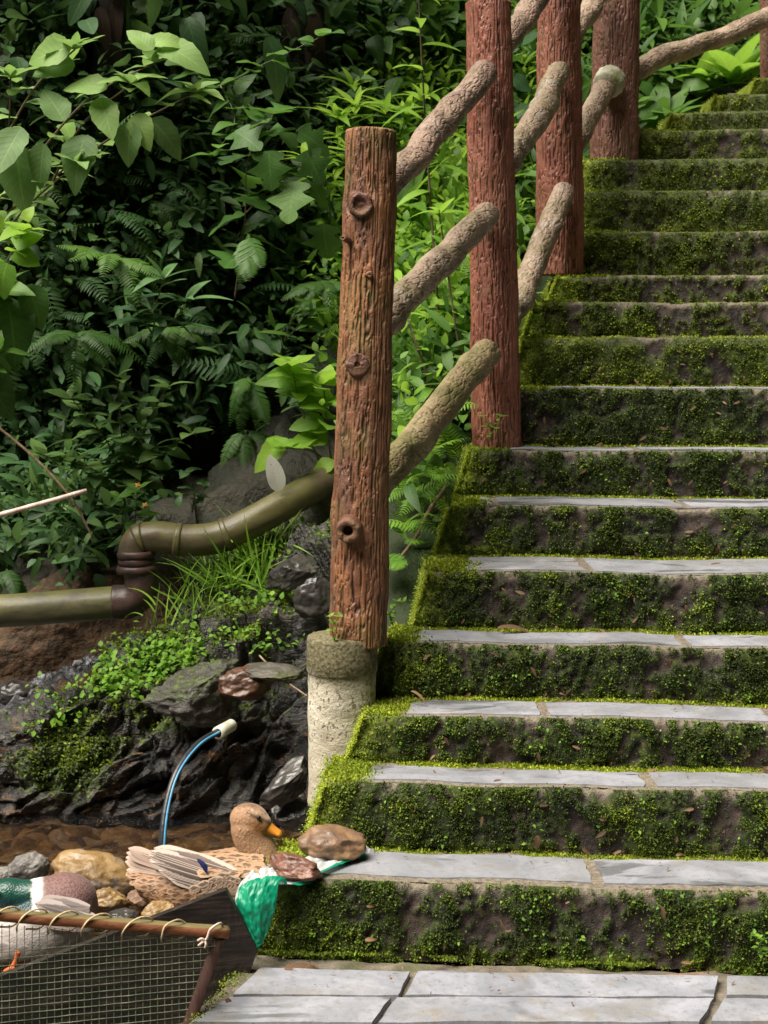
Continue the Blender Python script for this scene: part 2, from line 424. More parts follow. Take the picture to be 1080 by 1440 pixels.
def nrmz(v): 
    v = np.asarray(v, float); return v/(np.linalg.norm(v, axis=-1, keepdims=True)+1e-9)
class Leaves:
    def __init__(s): s.items = {}
    def add(s, kind, o, d, up, size, var=None, wide=1.0):
        """o origins (k,3), d leaf axes, up rough normals, size (k,)"""
        o = np.atleast_2d(o).astype(float); k = len(o)
        d = nrmz(np.broadcast_to(np.asarray(d, float), (k, 3))); up = np.broadcast_to(np.asarray(up, float), (k, 3))
        x = nrmz(np.cross(d, up)+1e-5); z = np.cross(x, d)
        size = np.broadcast_to(np.asarray(size, float), (k,))
        var = rng.uniform(0, 1, k) if var is None else np.clip(np.broadcast_to(np.asarray(var, float), (k,)), 0, 1)
        which = rng.integers(0, len(TP[kind]), k)
        for t in range(len(TP[kind])):
            m = which == t
            if m.any(): s.items.setdefault((kind, t), []).append((o[m], x[m]*wide, d[m], z[m], size[m], var[m]))
    def build(s, name, mat, parent=None, loc=None):
        Vs = []; Qs = []; As = []; n = 0
        for (kind, t), lst in s.items.items():
            tv, tq, ta = TP[kind][t]
            o, x, d, z, sz, var = [np.concatenate(c) for c in zip(*lst)]
            k = len(o); m = len(tv)
            V = (tv[None, :, 0:1]*x[:, None]+tv[None, :, 1:2]*d[:, None]+tv[None, :, 2:3]*z[:, None])*sz[:, None, None]+o[:, None]
            Vs.append(V.reshape(-1, 3))
            Qs.append((tq[None]+(np.arange(k)*m)[:, None, None]+n).reshape(-1, 4))
            As.append(np.concatenate([np.broadcast_to(ta[None], (k, m, 2)), np.broadcast_to(var[:, None, None], (k, m, 1))], 2).reshape(-1, 3))
            n += k*m
        return obj(name, np.concatenate(Vs), np.concatenate(Qs), None, mat, parent, loc, {'luv': np.concatenate(As)})

# ------------------------------------------------------------------ the staircase
SD = [3.63, 3.88, 4.09, 4.32, 4.56, 4.93, 5.27, 5.52, 5.82, 6.10, 6.40, 6.70, 7.00, 7.30, 7.60, 7.90, 8.20, 8.50, 9.6]
SY = [1249, 1109, 1011, 908, 806, 714, 634, 547, 475, 425, 388, 326, 269, 225, 185, 160, 136, 113]
SX = [372, 456, 512, 540, 603, 633, 660, 708, 736, 752, 785, 806, 806, 818, 884, 943, 1003, 1058]
SLOPE = -.087
dU = nrmz(np.array([1, SLOPE, 0.])); dN = np.array([dU[1], -dU[0], 0.])      # along the nosing, out of the riser
NST = len(SY)
SH = [HC-(y-YH)/F*d for y, d in zip(SY, SD)]
def step_y(i, X):
    X8 = 260/F*SD[i]; return SD[i]+SLOPE*(X-X8)
stairs = empty('stone_staircase', P(700, 1350, 3.63), 'mossy concrete staircase with grey slate treads climbing away beside the log fence', 'staircase')
MT = Leaves(); WD = Leaves()
STEPX = []
for i in range(NST):
    D = SD[i]; z0 = SH[i-1] if i else 0.0; z1 = SH[i]; R = z1-z0
    XL = (SX[i]-540)/F*D; XR = 540/F*D+.75
    STEPX.append(XL)
    dep = SD[i+1]-D+.03
    cell = .0055*D/3.6
    nu = int((XR-XL)/cell)
    nr = max(10, int(R/cell)); na = 5; nt = max(10, int(dep/(cell*2.2)))
    x = np.linspace(XL, XR, nu)
    prof = []                                   # (out, up, kind param)
    for k in range(nr): prof.append((0, z0-.015+(R+.015-.016)*k/(nr-1), 0))
    for k in range(1, na+1): a = k/na*math.pi/2; prof.append((-.014*(1-math.cos(a)), z1-.016+.016*math.sin(a), k/na))
    for k in range(1, nt+1): prof.append((-.014-(dep-.014)*k/nt, z1, 1+k/nt))
    prof = np.array(prof); npf = len(prof)
    Xg, Og = np.meshgrid(x, prof[:, 0]); Zg = np.repeat(prof[:, 1][:, None], nu, 1); Kg = np.repeat(prof[:, 2][:, None], nu, 1)
    q = np.stack([Xg.ravel(), Zg.ravel()+0*Xg.ravel(), np.full(Xg.size, i*7.31)], 1)
    riser = (Kg.ravel() < .9)
    tz = np.clip((Zg.ravel()-z0)/R, 0, 1)
    wp = np.stack([fbm(q*np.array([9, 9, 1])+61, 3), fbm(q*np.array([9, 9, 1])+83, 3), 0*q[:, 0]], 1)*.055
    qw = q+wp; qr = np.stack([qw[:, 0]*.8+qw[:, 1]*.6, -qw[:, 0]*.6+qw[:, 1]*.8, q[:, 2]], 1)
    streak = noise(qw*np.array([26, 4.5, 1])+3)
    clump = fbm(qr*np.array([6.3, 7.1, 1])+11, 5, .6)
    fine = fbm(q*np.array([45, 38, 1])+5, 3)
    dl = Xg.ravel()-XL
    moss = .545+.30*clump+.27*streak+.20*fine+.18*np.exp(-dl/.25)-.05*(i in (2,))
    if i >= 12: moss += .14
    elif i >= 7: moss += .06
    if i in (10, 9, 14): moss -= .12
    out = Og.ravel()+np.where(riser, .010*clump+.006*streak+.004*fine+.006*(moss > .5)*(1-.3*fine)*sstep(0, .15, tz)*sstep(1., .8, tz), 0)
    wav = .006*fbm(np.stack([Xg.ravel()*3, 0*q[:, 1], q[:, 2]], 1), 3)
    # undulating nosing; rounded left corner
    out = out-.02*np.exp(-dl/.02)+ .006*noise(np.stack([Xg.ravel()*5, 0*dl, q[:, 2]+4], 1))
    Z = Zg.ravel()+np.where(tz > .4, wav, 0)+np.where(~riser, .0025*fine, 0)
    X = Xg.ravel()-.05*(1-tz)*np.exp(-dl/.14)*riser+.012*fine*np.exp(-dl/.04)
    Y = step_y(i, Xg.ravel())
    V = np.stack([X, Y, Z], 1)+out[:, None]*dN
    K = Kg.ravel()
    lip = sstep(.80, .93, tz+.05*fine)*(fbm(q*np.array([6, 3, 1])+23, 3) > -.75)*sstep(.62 if i < 8 else 1.4, .42 if i < 8 else 1., moss-.45*(tz > .97))
    lip = np.where(K > .3, 1, lip)
    back = np.clip((K-1), 0, 1)*dep              # metres behind the nosing
    nb = fbm(np.stack([Xg.ravel()*9, back*9, q[:, 2]], 1)+41, 4)
    lm = [.10, .085, .10, .07, .10, .08, .12, .15, .15, .15, .2, .2, .2, .2, .2, .2, .2, .2][i]
    tm = np.maximum(sstep(lm+.05, lm-.05, dl+.06*nb), sstep(dep-.075, dep-.045, back+.03*nb)*(1 if i != 0 else .6))
    moss = np.where(K > .95, .25+.75*tm, np.where(riser, moss, np.minimum(moss, .3)+.4*np.exp(-dl/.08)))
    bright = np.where(K > .95, tm, np.exp(-dl/.05)*.9+.25*sstep(.2, .9, clump)+ (.35*sstep(.25, 0, tz+.1*fine))+.22*(i >= 8))
    edge = np.where(K > .95, 1-tm*.8, lip)
    # side face on the left
    ns = 26; nd = 22
    sv = []; 
    for a in range(ns):
        for b in range(nd):
            tz2 = 1-b/(nd-1)*2.6
            sv.append((XL-.05*min(1.6, 1-tz2), dep*a/(ns-1)*1.05, z0+R*tz2))
    sv = np.array(sv)
    sn = fbm(sv*30+i, 3)
    SV = np.stack([sv[:, 0]+.008*sn, step_y(i, sv[:, 0])+sv[:, 1]+.012, sv[:, 2]-.004], 1)
    Q = gridq(npf, nu); Q2 = gridq(ns, nd)+len(V)
    nS = len(SV)
    st = obj('step', np.concatenate([V, SV]), np.concatenate([Q, Q2]), None, STEP, stairs, P(SX[i]+200, SY[i], D),
             {'moss': np.concatenate([moss, np.full(nS, .85)]), 'bright': np.concatenate([bright, np.full(nS, .6)]),
              'edge': np.concatenate([edge, np.zeros(nS)])})
    # moss tufts on the riser
    vis = Xg.ravel() < 540/F*D+.15
    w = np.where(riser & vis, np.clip((moss-.42)*2.6, 0.015, 1)*np.clip(.5+1.0*fbm(q*np.array([28, 26, 1])+77, 2), .03, 1), 0)
    if i >= 8: w = w*np.where(tz > .9, .12, 1)
    cnt = int(23000*min(1.2, (540/F*D+.15-XL)*R/.2/(D/3.6)**2*1.0))
    idx = rng.choice(len(V), cnt, p=w/w.sum())
    s = rng.uniform(.5, 1.35, cnt)*.0058*(D/3.6)**.75
    d = dN+rng.normal(0, .8, (cnt, 3))+np.array([0, 0, -.25])
    cl2 = fbm(q[idx]*np.array([9, 8, 1])+7, 2)
    var = .31+.13*(i >= 8)+.30*cl2+rng.normal(0, .17, cnt)+.3*np.exp(-dl[idx]/.1)+.2*np.exp(-tz[idx]/.1)+.15*np.clip(cl2-.3, 0, 1)
    MT.add('tuft', V[idx]+dN*.002+rng.normal(0, .003, (cnt, 3)), d, np.array([0, -.3, 1.])+rng.normal(0, .5, (cnt, 3)), s, np.clip(var, .02, .88))
    # tread moss (left margin and back edge)
    w = np.where((K > .97) & vis, tm, 0)
    cnt = int(9000/(D/3.6)**1.2)
    if i == 0: cnt = int(cnt*.5)
    if w.sum() > 0 and i < 15:
        idx = rng.choice(len(V), cnt, p=w/w.sum())
        MT.add('tuft', V[idx]+rng.normal(0, .004, (cnt, 3))*np.array([1, 1, .3]), np.array([0, -.2, .8])+rng.normal(0, .6, (cnt, 3)), dN+rng.normal(0, .4, (cnt, 3)),
               rng.uniform(.6, 1.3, cnt)*.0075*(D/3.6)**.6, np.clip(.8+rng.normal(0, .13, cnt)+.12*nb[idx], 0, 1))
    # side-edge moss
    cnt = 2600
    idx = rng.integers(0, nS, cnt); keep = SV[idx, 2] > z0-.12
    MT.add('tuft', SV[idx][keep]+rng.normal(0, .006, (keep.sum(), 3)), np.array([-.8, -.3, .2])+rng.normal(0, .6, (keep.sum(), 3)), np.array([-.4, -.5, 1]),
           rng.uniform(.6, 1.3, keep.sum())*.0065, np.clip(.72+rng.normal(0, .15, keep.sum()), 0, 1))
    cnt = 1500                                     # bright fringe along the left arris
    tt = rng.uniform(0, 1, cnt)
    e = np.stack([XL-.05*(1-tt), 0*tt, z0+R*tt], 1); e[:, 1] = step_y(i, e[:, 0])+rng.uniform(-.01, .03, cnt)
    MT.add('tuft', e+rng.normal(0, .003, (cnt, 3)), np.array([-.4, -.7, .1])+rng.normal(0, .5, (cnt, 3)), np.array([0, -.5, 1]),
           rng.uniform(.6, 1.3, cnt)*.0062, np.clip(.86+rng.normal(0, .12, cnt), 0, 1))
    # little weeds with round leaves
    cnt = int({0: 260, 1: 90, 2: 100, 3: 120, 4: 140}.get(i, 60))
    w = np.where(riser & vis, np.clip(clump+.15, 0, 1)**2, 0); idx = rng.choice(len(V), cnt, p=w/w.sum())
    WD.add('small', V[idx]+dN*.006, dN+rng.normal(0, .7, (cnt, 3)), np.array([0, -.6, 1.])+rng.normal(0, .3, (cnt, 3)), rng.uniform(.006, .0125, cnt), rng.uniform(.2, .8, cnt))
    # slate slabs let into the tread
    if i < 8:
        joints = {0: [846], 1: [918], 2: [770], 3: [968], 4: [832], 5: [700], 6: [900], 7: [820]}[i]
        xs = [XL+lm]+[(j-540)/F*D for j in joints]
        while xs[-1] < XR-.3: xs.append(xs[-1]+.62)
        yf = {0: .042, 1: .03}.get(i, .028); yb = dep-.03-({0: .035, 1: .05}.get(i, .05))
        for a in range(len(xs)-1):
            x0 = xs[a]+.012; x1 = xs[a+1]-.016
            n1, n2 = 40, 8
            U, W = np.meshgrid(np.linspace(0, 1, n1), np.linspace(0, 1, n2))
            px = x0+(x1-x0)*U+(.03 if a == 0 else 0)*W*(1-U)
            py = yf+(yb-yf)*W
            qn = np.stack([px.ravel()*8, py.ravel()*8, np.full(px.size, i*3.+a)], 1)
            px = px.ravel()+.006*fbm(qn*2, 3); py = py.ravel()+.006*fbm(qn*2+9, 3)
            top = np.stack([px, step_y(i, px)+py, np.full(px.shape, z1+.0035)+.0012*fbm(qn, 2)+.006*fbm(np.stack([px*3, 0*px, 0*px+i*7.31], 1), 3)], 1)
            bot = top.copy(); bot[:, 2] -= .02
            ring = np.concatenate([np.arange(n1), np.arange(1, n2)*n1+n1-1, (n2-1)*n1+np.arange(n1-2, -1, -1), np.arange(n2-2, 0, -1)*n1])
            r2 = np.roll(ring, -1); nt_ = len(top)
            Qs = np.concatenate([gridq(n2, n1), np.stack([ring, ring+nt_, r2+nt_, r2], 1)[:, ::-1]])
            obj('paving_slab', np.concatenate([top, bot]), Qs, None, SLAB, st, top[0], {'tint': np.full(2*nt_, rng.uniform(0, 1))}, smooth=False)
# upper landing behind the top step
topV, topQ, _ = box8([[STEPX[-1]-.1, 8.9, SH[-1]-.5], [4, 8.7, SH[-1]-.5], [4, 10.5, SH[-1]-.5], [STEPX[-1]+.3, 10.5, SH[-1]-.5],
                      [STEPX[-1]-.05, 8.9, SH[-1]-.004], [4, 8.7, SH[-1]-.004], [4, 10.5, SH[-1]-.004], [STEPX[-1]+.3, 10.5, SH[-1]-.004]])
tag(obj('path', topV, topQ, None, MORTAR), kind='structure')
# moss along the foot of the lowest riser and on the broken left edge of the landing
cnt = 6500; xx = rng.uniform(-.34, 1.1, cnt); off = np.abs(rng.normal(0, .024, cnt))*(.5+.8*np.abs(noise(np.stack([xx*9, 0*xx+3, 0*xx], 1))))
mk = fbm(np.stack([xx*6, off*16, 0*xx], 1), 4) > .02+.5*np.clip(xx-.1, 0, .3); xx = xx[mk]; off = off[mk]; cnt = len(xx)
MT.add('tuft', np.stack([xx, step_y(0, xx)-.012-off, .004+0*xx], 1), np.array([0, -.4, .7])+rng.normal(0, .6, (cnt, 3)), np.array([0, -.8, .6])+rng.normal(0, .4, (cnt, 3)), rng.uniform(.5, 1.2, cnt)*.0062, .6+rng.normal(0, .16, cnt))
cnt = 420; w_ = rng.uniform(0, 1, cnt)**1.5; lx = np.interp(w_, [0, .4, 1], [-.34, -.365, -.42])+rng.normal(0, .012, cnt); ly = np.interp(w_, [0, .4, 1], [3.58, 3.45, 3.28])
MT.add('tuft', np.stack([lx, ly, .002+0*lx], 1), np.array([-.3, -.3, .7])+rng.normal(0, .6, (cnt, 3)), np.array([0, -.8, .6])+rng.normal(0, .4, (cnt, 3)), rng.uniform(.5, 1.2, cnt)*.006, .7+rng.normal(0, .15, cnt))
# crumbs of bark and leaf on treads and landing
LT = Leaves()
for i in range(8):
    cnt = 46; x_ = rng.uniform(STEPX[i]+.03, 540/F*SD[i]+.1, cnt); dp = SD[i+1]-SD[i]; b_ = dp-np.abs(rng.normal(0, .07, cnt))-.01
    b_ = np.clip(b_, .01, dp-.008)
    LT.add('smallance', np.stack([x_, step_y(i, x_)+b_, SH[i]+.011+0*x_], 1), rng.normal(0, 1, (cnt, 3))*[1, 1, .12], np.array([0, -.2, 1.])+rng.normal(0, .3, (cnt, 3)), rng.uniform(.004, .018, cnt)*np.where(rng.uniform(0, 1, cnt) > .85, 1.8, .8), None, .8)
cnt = 70; x_ = rng.uniform(-.3, 1.0, cnt); y_ = 3.60-np.abs(rng.normal(0, .1, cnt))
LT.add('smallance', np.stack([x_, y_, .010+0*x_], 1), rng.normal(0, 1, (cnt, 3))*[1, 1, .12], np.array([0, -.2, 1.])+rng.normal(0, .3, (cnt, 3)), rng.uniform(.004, .016, cnt), None, .8)
for i in range(9):                                  # bits caught in the moss of the risers
    cnt = 16; x_ = rng.uniform(STEPX[i]+.03, 540/F*SD[i], cnt); z_ = (SH[i-1] if i else 0)+rng.uniform(.05, .9, cnt)*(SH[i]-(SH[i-1] if i else 0))
    LT.add('oblong', np.stack([x_, step_y(i, x_)-.02, z_], 1), rng.normal(0, 1, (cnt, 3))*[1, .25, 1]+[0, 0, -.7], np.array([0, -1, .3])+rng.normal(0, .3, (cnt, 3)), rng.uniform(.012, .032, cnt), None, 1.0)
tag(LT.build('leaf_litter', L_DEAD), kind='stuff')
tag(MT.build('moss', MOSS), kind='stuff'); tag(WD.build('small_weeds', L_BRIGHT), kind='stuff')

# ------------------------------------------------------------------ the landing in front
def slab_poly(c, z, name, parent, seed, jit=.0045, th=.03):
    c = np.asarray(c, float); n1, n2 = 44, 12
    U, W = np.meshgrid(np.linspace(0, 1, n1), np.linspace(0, 1, n2)); U = U.ravel()[:, None]; W = W.ravel()[:, None]
    p = c[0]*(1-U)*(1-W)+c[1]*U*(1-W)+c[2]*U*W+c[3]*(1-U)*W
    qn = np.stack([p[:, 0]*9, p[:, 1]*9, np.full(len(p), seed*5.)], 1)
    top = np.stack([p[:, 0]+jit*fbm(qn, 4), p[:, 1]+jit*fbm(qn+7, 4), z+.002*fbm(qn*.5, 3)], 1)
    bot = top.copy(); bot[:, 2] -= th
    ring = np.concatenate([np.arange(n1), np.arange(1, n2)*n1+n1-1, (n2-1)*n1+np.arange(n1-2, -1, -1), np.arange(n2-2, 0, -1)*n1])
    r2 = np.roll(ring, -1); m = len(top)
    Qs = np.concatenate([gridq(n2, n1), np.stack([ring, ring+m, r2+m, r2], 1)[:, ::-1]])
    return obj(name, np.concatenate([top, bot]), Qs, None, SLAB, parent, top[0], {'tint': np.full(2*m, rng.uniform(0, 1))}, smooth=False)
def G(px, py, z=0.0):
    D = F*(HC-z)/(py-YH); return np.array([(px-540)/F*D, D])
# mortar bed of the landing, with a broken left edge
nb1, nb2 = 160, 40
Wb = np.linspace(0, 1, nb2); lft = np.array([(250, 1452), (270, 1437), (290, 1412), (318, 1385), (345, 1358), (352, 1340)], float)
LB = []
for w in Wb:
    k = w*(len(lft)-1); a = int(min(k, len(lft)-2)); p = lft[a]+(lft[a+1]-lft[a])*(k-a); LB.append(G(*p))
LB = np.array(LB)
Vb = []
for w, l in zip(Wb, LB):
    xs = np.concatenate([[l[0]-.03], np.linspace(l[0], 2.2, nb1-1)])
    for k, xx in enumerate(xs): Vb.append((xx, l[1]-(xx-l[0])*.087*(.0+w), -.012 if k else -.3))
Vb = np.array(Vb); nn = fbm(Vb*np.array([12, 12, 1]), 4); Vb[:, 2] += np.where(Vb[:, 2] > -.1, .006*nn, 0)
le = np.exp(-(Vb[:, 0]-np.repeat(LB[:, 0], nb1))/.05); Vb[:, 0] += .015*nn*np.clip(le, 0, 1); Vb[:, 2] += .012*np.clip(le, 0, 1)*(Vb[:, 2] > -.1)
fr = Vb[:nb1].copy(); fr2 = fr.copy(); fr2[:, 2] -= .17; fr2[:, 1] -= .004
landing = tag(obj('landing', np.concatenate([Vb, fr2]), np.concatenate([gridq(nb2, nb1), np.stack([np.arange(nb1-1), np.arange(1, nb1), nb1*nb2+np.arange(1, nb1), nb1*nb2+np.arange(nb1-1)], 1)[:, ::-1]]), None, MORTAR), kind='structure')
for k, c in enumerate([[(328, 1400), (560, 1401), (576, 1368), (366, 1362)], [(570, 1401), (1005, 1403), (1010, 1374), (588, 1367)], [(1022, 1401), (1500, 1406), (1480, 1376), (1024, 1375)],
                       [(268, 1438), (522, 1439), (550, 1403), (324, 1403)], [(532, 1439), (984, 1438), (1004, 1406), (560, 1404)], [(1002, 1438), (1500, 1440), (1490, 1410), (1018, 1405)]]):
    slab_poly([G(*p) for p in c], .003, 'paving_slab', landing, k+1)
# steps going down towards the camera, and the ground under them
for k in range(3):
    zt = -.17*(k+1)-.02; y1 = 3.30-.27*k; y0 = y1-.27
    Vd, Qd, _ = box8([[-.45, y0, zt-.16], [2.2, y0-.2, zt-.16], [2.2, y1, zt-.16], [-.42, y1+.02, zt-.16], [-.45, y0, zt], [2.2, y0-.2, zt], [2.2, y1, zt], [-.42, y1+.02, zt]])
    tag(obj('lower_step', Vd, Qd, None, MORTAR), kind='structure')
gg = np.array([[-150, -100, -.74], [150, -100, -.74], [150, 200, -.74], [-150, 200, -.74]])
tag(obj('ground', gg, [[0, 1, 2, 3]], None, SOIL, None, None, {'red': np.zeros(4), 'green': np.full(4, .6)}), kind='structure')

# ------------------------------------------------------------------ the log fence
fence = empty('log_fence', P(503, 897, 4.3), 'fence of reddish cement logs with sloping bark-textured rails climbing beside the stairs', 'fence')
def bark_tube(name, pts, rad, mat, parent, seed, n=200, sides=112, gf=115, depth=.0030, lump=.004, vstretch=1.35, endcap=True, label=None, crook=.004, knots=0, warp=.5, cw=.14, ec=.007):
    path = smooth_path(np.concatenate([np.asarray(pts, float), np.asarray(rad, float)[:, None]], 1), n)
    rr = path[:, 3].copy(); path = path[:, :3].copy()
    L = np.concatenate([[0], np.cumsum(np.linalg.norm(np.diff(path, axis=0), axis=1))])
    path += crook*np.stack([noise(np.stack([L*(3+crook*200), 0*L+seed+.37, 0*L], 1)), noise(np.stack([L*3, 0*L+seed+.37, 0*L+9], 1)), noise(np.stack([L*(3+crook*200), 0*L+seed+.37, 0*L+19], 1))*(crook > .005)], 1)
    kn = np.random.default_rng(seed); KN = [(kn.uniform(0, L[-1]), kn.uniform(0, 6.28), kn.uniform(.4, 1.2)) for _ in range(knots)]
    if endcap:
        e = L[-1]-L; c = ec
        rr = rr*np.where(e < c, np.sqrt(np.clip(1-(1-e/c)**2, .0004, 1))*.25+.75, 1)
    st = {}
    def disp(Lg, a, r):
        q = np.stack([(np.cos(a)*r*gf).ravel(), (np.sin(a)*r*gf).ravel(), (Lg*vstretch).ravel()+seed*13], 1)
        w = np.stack([(np.cos(a)*r*22).ravel(), (np.sin(a)*r*22).ravel(), (Lg*11).ravel()+seed*5], 1)
        wn = noise(w); q = q+warp*wn[:, None]*np.array([1, 1, .3])
        n1 = noise(q); n2 = noise(q*1.9+40)
        cr = np.maximum(1-sstep(0, cw, np.abs(n1)), .6*(1-sstep(0, cw*.8, np.abs(n2))))
        st['c'] = cr
        b = fbm(np.stack([(np.cos(a)*r*14).ravel(), (np.sin(a)*r*14).ravel(), (Lg*7).ravel()+seed*3], 1), 3)
        kk = 0
        for (kl, ka, ks) in KN: kk = kk+.010*ks*np.exp(-((Lg-kl)/.035)**2-((np.cos(a)-math.cos(ka))**2+(np.sin(a)-math.sin(ka))**2)/.35)
        return (-depth*cr+lump*b).reshape(Lg.shape)+kk
    V, Q, T = tube(path, rr, sides, disp)
    cr = np.concatenate([st['c'], [0, 0]])
    # soften the last rows into a flat weathered end
    o = obj(name, V, Q, T, mat, parent, pts[0], {'crev': cr})
    if label: o['label'] = label
    return o
def stub(px, py, D, r, mat, parent, hole=.5, ln=.03, dirv=(-.15, -1, .0), label=None, seed=0):
    c = P(px, py, D); d = nrmz(np.array(dirv, float)); s = nrmz(np.cross(d, [0, 0, 1])); u = np.cross(s, d)
    pr = [(1.15, -.05), (1.05, .2*ln), (1.0, .7*ln), (.93, ln), (.8, 1.05*ln), (hole+.1, ln), (hole, .9*ln), (hole*.9, .4*ln), (hole*.5, .2*ln), (.02, .2*ln)]
    m = 36; V = []
    for (rr, h) in pr:
        for k in range(m):
            a = 2*math.pi*k/m; V.append(c+d*h+(s*math.cos(a)+u*math.sin(a))*rr*r)
    V = np.array(V); nn = fbm(V*45+seed, 3); V = V+.0035*nn[:, None]*nrmz(V-c)
    V += .3*.0035*noise(V*160)[:, None]*nrmz(V-c)
    return obj('rail_stub', V, gridq(len(pr), m, True), None, mat, parent, c, {'crev': np.clip(nn, 0, 1)})
def post(base, top, r0, r1, mat, seed, **k):
    b = np.asarray(base); t = np.asarray(top)
    return bark_tube('post', [b, b*.5+t*.5, t], [r0, (r0+r1)/2, r1], mat, fence, seed, n=330, sides=150, **k)
p1 = post(P(503, 905, 4.3), P(522, 182, 4.3), .083, .0725, BARK_BROWN, 1, depth=.0046, lump=.005)
p2 = post(P(699, 632, 5.42), P(686, 2, 5.42), .0885, .0815, BARK_RED, 2)
post(P(787, 387, 6.52), P(785, -170, 6.52), .106, .087, BARK_RED, 3)
post(P(864, 228, 7.45), P(869, -170, 7.45), .120, .108, BARK_RED2, 4)
post(P(1106, 120, 8.5), P(1104, -300, 8.5), .145, .14, BARK_RED2, 5)
STUB = bark_mat('bark_stub', [(.035, .018, .014), (.12, .05, .032), (.2, .09, .055), (.1, .06, .05)], .2)
stub(507, 288, 4.224, .033, STUB, p1, .6, .010, (-.05, -1, .0), seed=1)
stub(503, 513, 4.224, .032, STUB, p1, .22, .007, (.0, -1, .05), seed=2)
stub(492, 742, 4.222, .034, STUB, p1, .42, .045, (-.12, -1, -.12), seed=3)
stub(487, 337, 4.232, .008, STUB, p1, .3, .02, (-.5, -1, 0.2), seed=4)
stub(519, 386, 4.222, .009, BARK_BROWN, p1, .2, .008, (.1, -1, 0), seed=5)
def rail(pts, r, mat, seed, lump=.0055, label=None):
    r = np.asarray(r)*.86
    return bark_tube('rail', [P(*p) for p in pts], list(np.broadcast_to(r, (len(pts),))), mat, fence, seed, n=190, sides=80, gf=44, depth=.0016, lump=lump, vstretch=22, crook=.013, knots=5, warp=.9, cw=.12, ec=.03)
rail([(515, 290, 4.43), (600, 198, 4.87), (686, 100, 5.30)], (.054, .055, .052), BARK_RAILD, 11)
rail([(512, 478, 4.43), (600, 391, 4.87), (686, 298, 5.30)], (.056, .058, .054), BARK_RAIL, 12)
rail([(512, 704, 4.43), (600, 597, 4.87), (688, 490, 5.30)], (.062, .062, .056), BARK_RAILM, 13)
rail([(695, 75, 5.55), (742, 20, 5.95), (786, -52, 6.38)], (.055, .055, .055), BARK_RAILD, 14)
rail([(703, 240, 5.55), (742, 186, 5.95), (764, 148, 6.15), (790, 98, 6.39)], (.056, .056, .06, .052), BARK_RAIL, 15, .007)
rail([(703, 468, 5.55), (740, 402, 5.95), (768, 330, 6.2), (792, 264, 6.38)], (.058, .056, .057, .05), BARK_RAIL, 16, .007)
rail([(786, 86, 6.66), (818, 30, 7.0), (850, -20, 7.30)], (.06, .058, .056), BARK_RAIL, 17)
rail([(790, 232, 6.66), (826, 170, 7.0), (854, 122, 7.30)], (.062, .06, .058), BARK_RAIL, 18)
rail([(862, 118, 7.62), (935, 80, 7.95), (1010, 54, 8.15), (1104, 14, 8.40)], (.062, .063, .06, .06), BARK_RAIL, 19, .007)
LICH = simple('lichen_cement', [(.3, (.3, .29, .2)), (.5, (.45, .44, .34)), (.7, (.5, .5, .46))], 20, .9, 90, .8, extra=(9, .5, .6, (.2, .22, .05), .7))
cp = P(857, 115, 7.305); ax = nrmz(P(857, 115, 7.3)-P(826, 170, 7.0))
Vc, Qc, Tc = tube([cp-ax*.05+ax*.09*k/8 for k in range(9)], .063+.012*np.sin(np.linspace(0.3, 2.6, 9)), 40, lambda L, a, r: .006*fbm(np.stack([np.cos(a).ravel()*3, np.sin(a).ravel()*3, (L*40).ravel()], 1), 3).reshape(L.shape))
obj('rail_cap', Vc, Qc, Tc, LICH, fence, cp)

# concrete pipe that carries the first post
def pit_mat():
    t = NT('pitted_concrete'); n1 = t.noise(7, 6, .6); n2 = t.noise(110, 4, .6); v = t.noise(75, 3, .5, 0, t.map((1.25, 1.25, .8)))
    c = t.ramp(n1, [(.3, (.34, .295, .215)), (.5, (.52, .475, .375)), (.7, (.64, .6, .51))])
    pit = t.rng(t.math('ADD', v, t.math('MULTIPLY', t.math('SUBTRACT', n1, .5), .3)), .595, .64)
    c = t.mix(t.math('MULTIPLY', pit, .7), c, (.12, .09, .06))
    c = t.mix(t.rng(t.attr('top'), .3, .75, 0, 1), c, t.ramp(n2, [(.3, (.05, .045, .02)), (.55, (.17, .15, .085)), (.75, (.26, .24, .15))]))
    c = t.mix(t.rng(t.noise(3.5, 5), .56, .68, 0, .5), c, (.2, .17, .1))
    return t.end(t.prin(c, .85, t.bump(t.math('SUBTRACT', n2, pit), .8, .006), .3))
PIT = pit_mat()
pc = P(481, 1132, 4.3); zt = P(481, 893, 4.3)[2]; zb = pc[2]
prof = [(.0, zb-.0), (.085, zb), (.094, zb+.004), (.0965, zb+.015)]+[(.0965, zb+.015+(zt-.105-zb-.015)*k/40) for k in range(1, 41)]
prof += [(.0985, zt-.103), (.1015, zt-.098), (.102, zt-.06), (.101, zt-.012), (.099, zt-.003), (.09, zt), (.0, zt+.002)]
m = 96; pr = np.array(prof); A = np.linspace(0, 2*np.pi, m, endpoint=False)
Vp = np.stack([pc[0]+pr[:, 0][:, None]*np.cos(A), pc[1]+pr[:, 0][:, None]*np.sin(A), np.repeat(pr[:, 1][:, None], m, 1)], -1).reshape(-1, 3)
nn = fbm(Vp*12, 4); dirp = (Vp-np.array([pc[0], pc[1], 0]))*np.array([1, 1, 0]); Vp += nrmz(dirp)*(.003*nn)[:, None]
topa = np.clip((Vp[:, 2]-(zt-.17))/.12, 0, 1)+.25*nn
tag(obj('concrete_pipe', Vp, gridq(len(pr), m, True), None, PIT, None, pc, {'top': topa}), 'pitted pale concrete pipe standing upright under the nearest fence post', 'pipe')
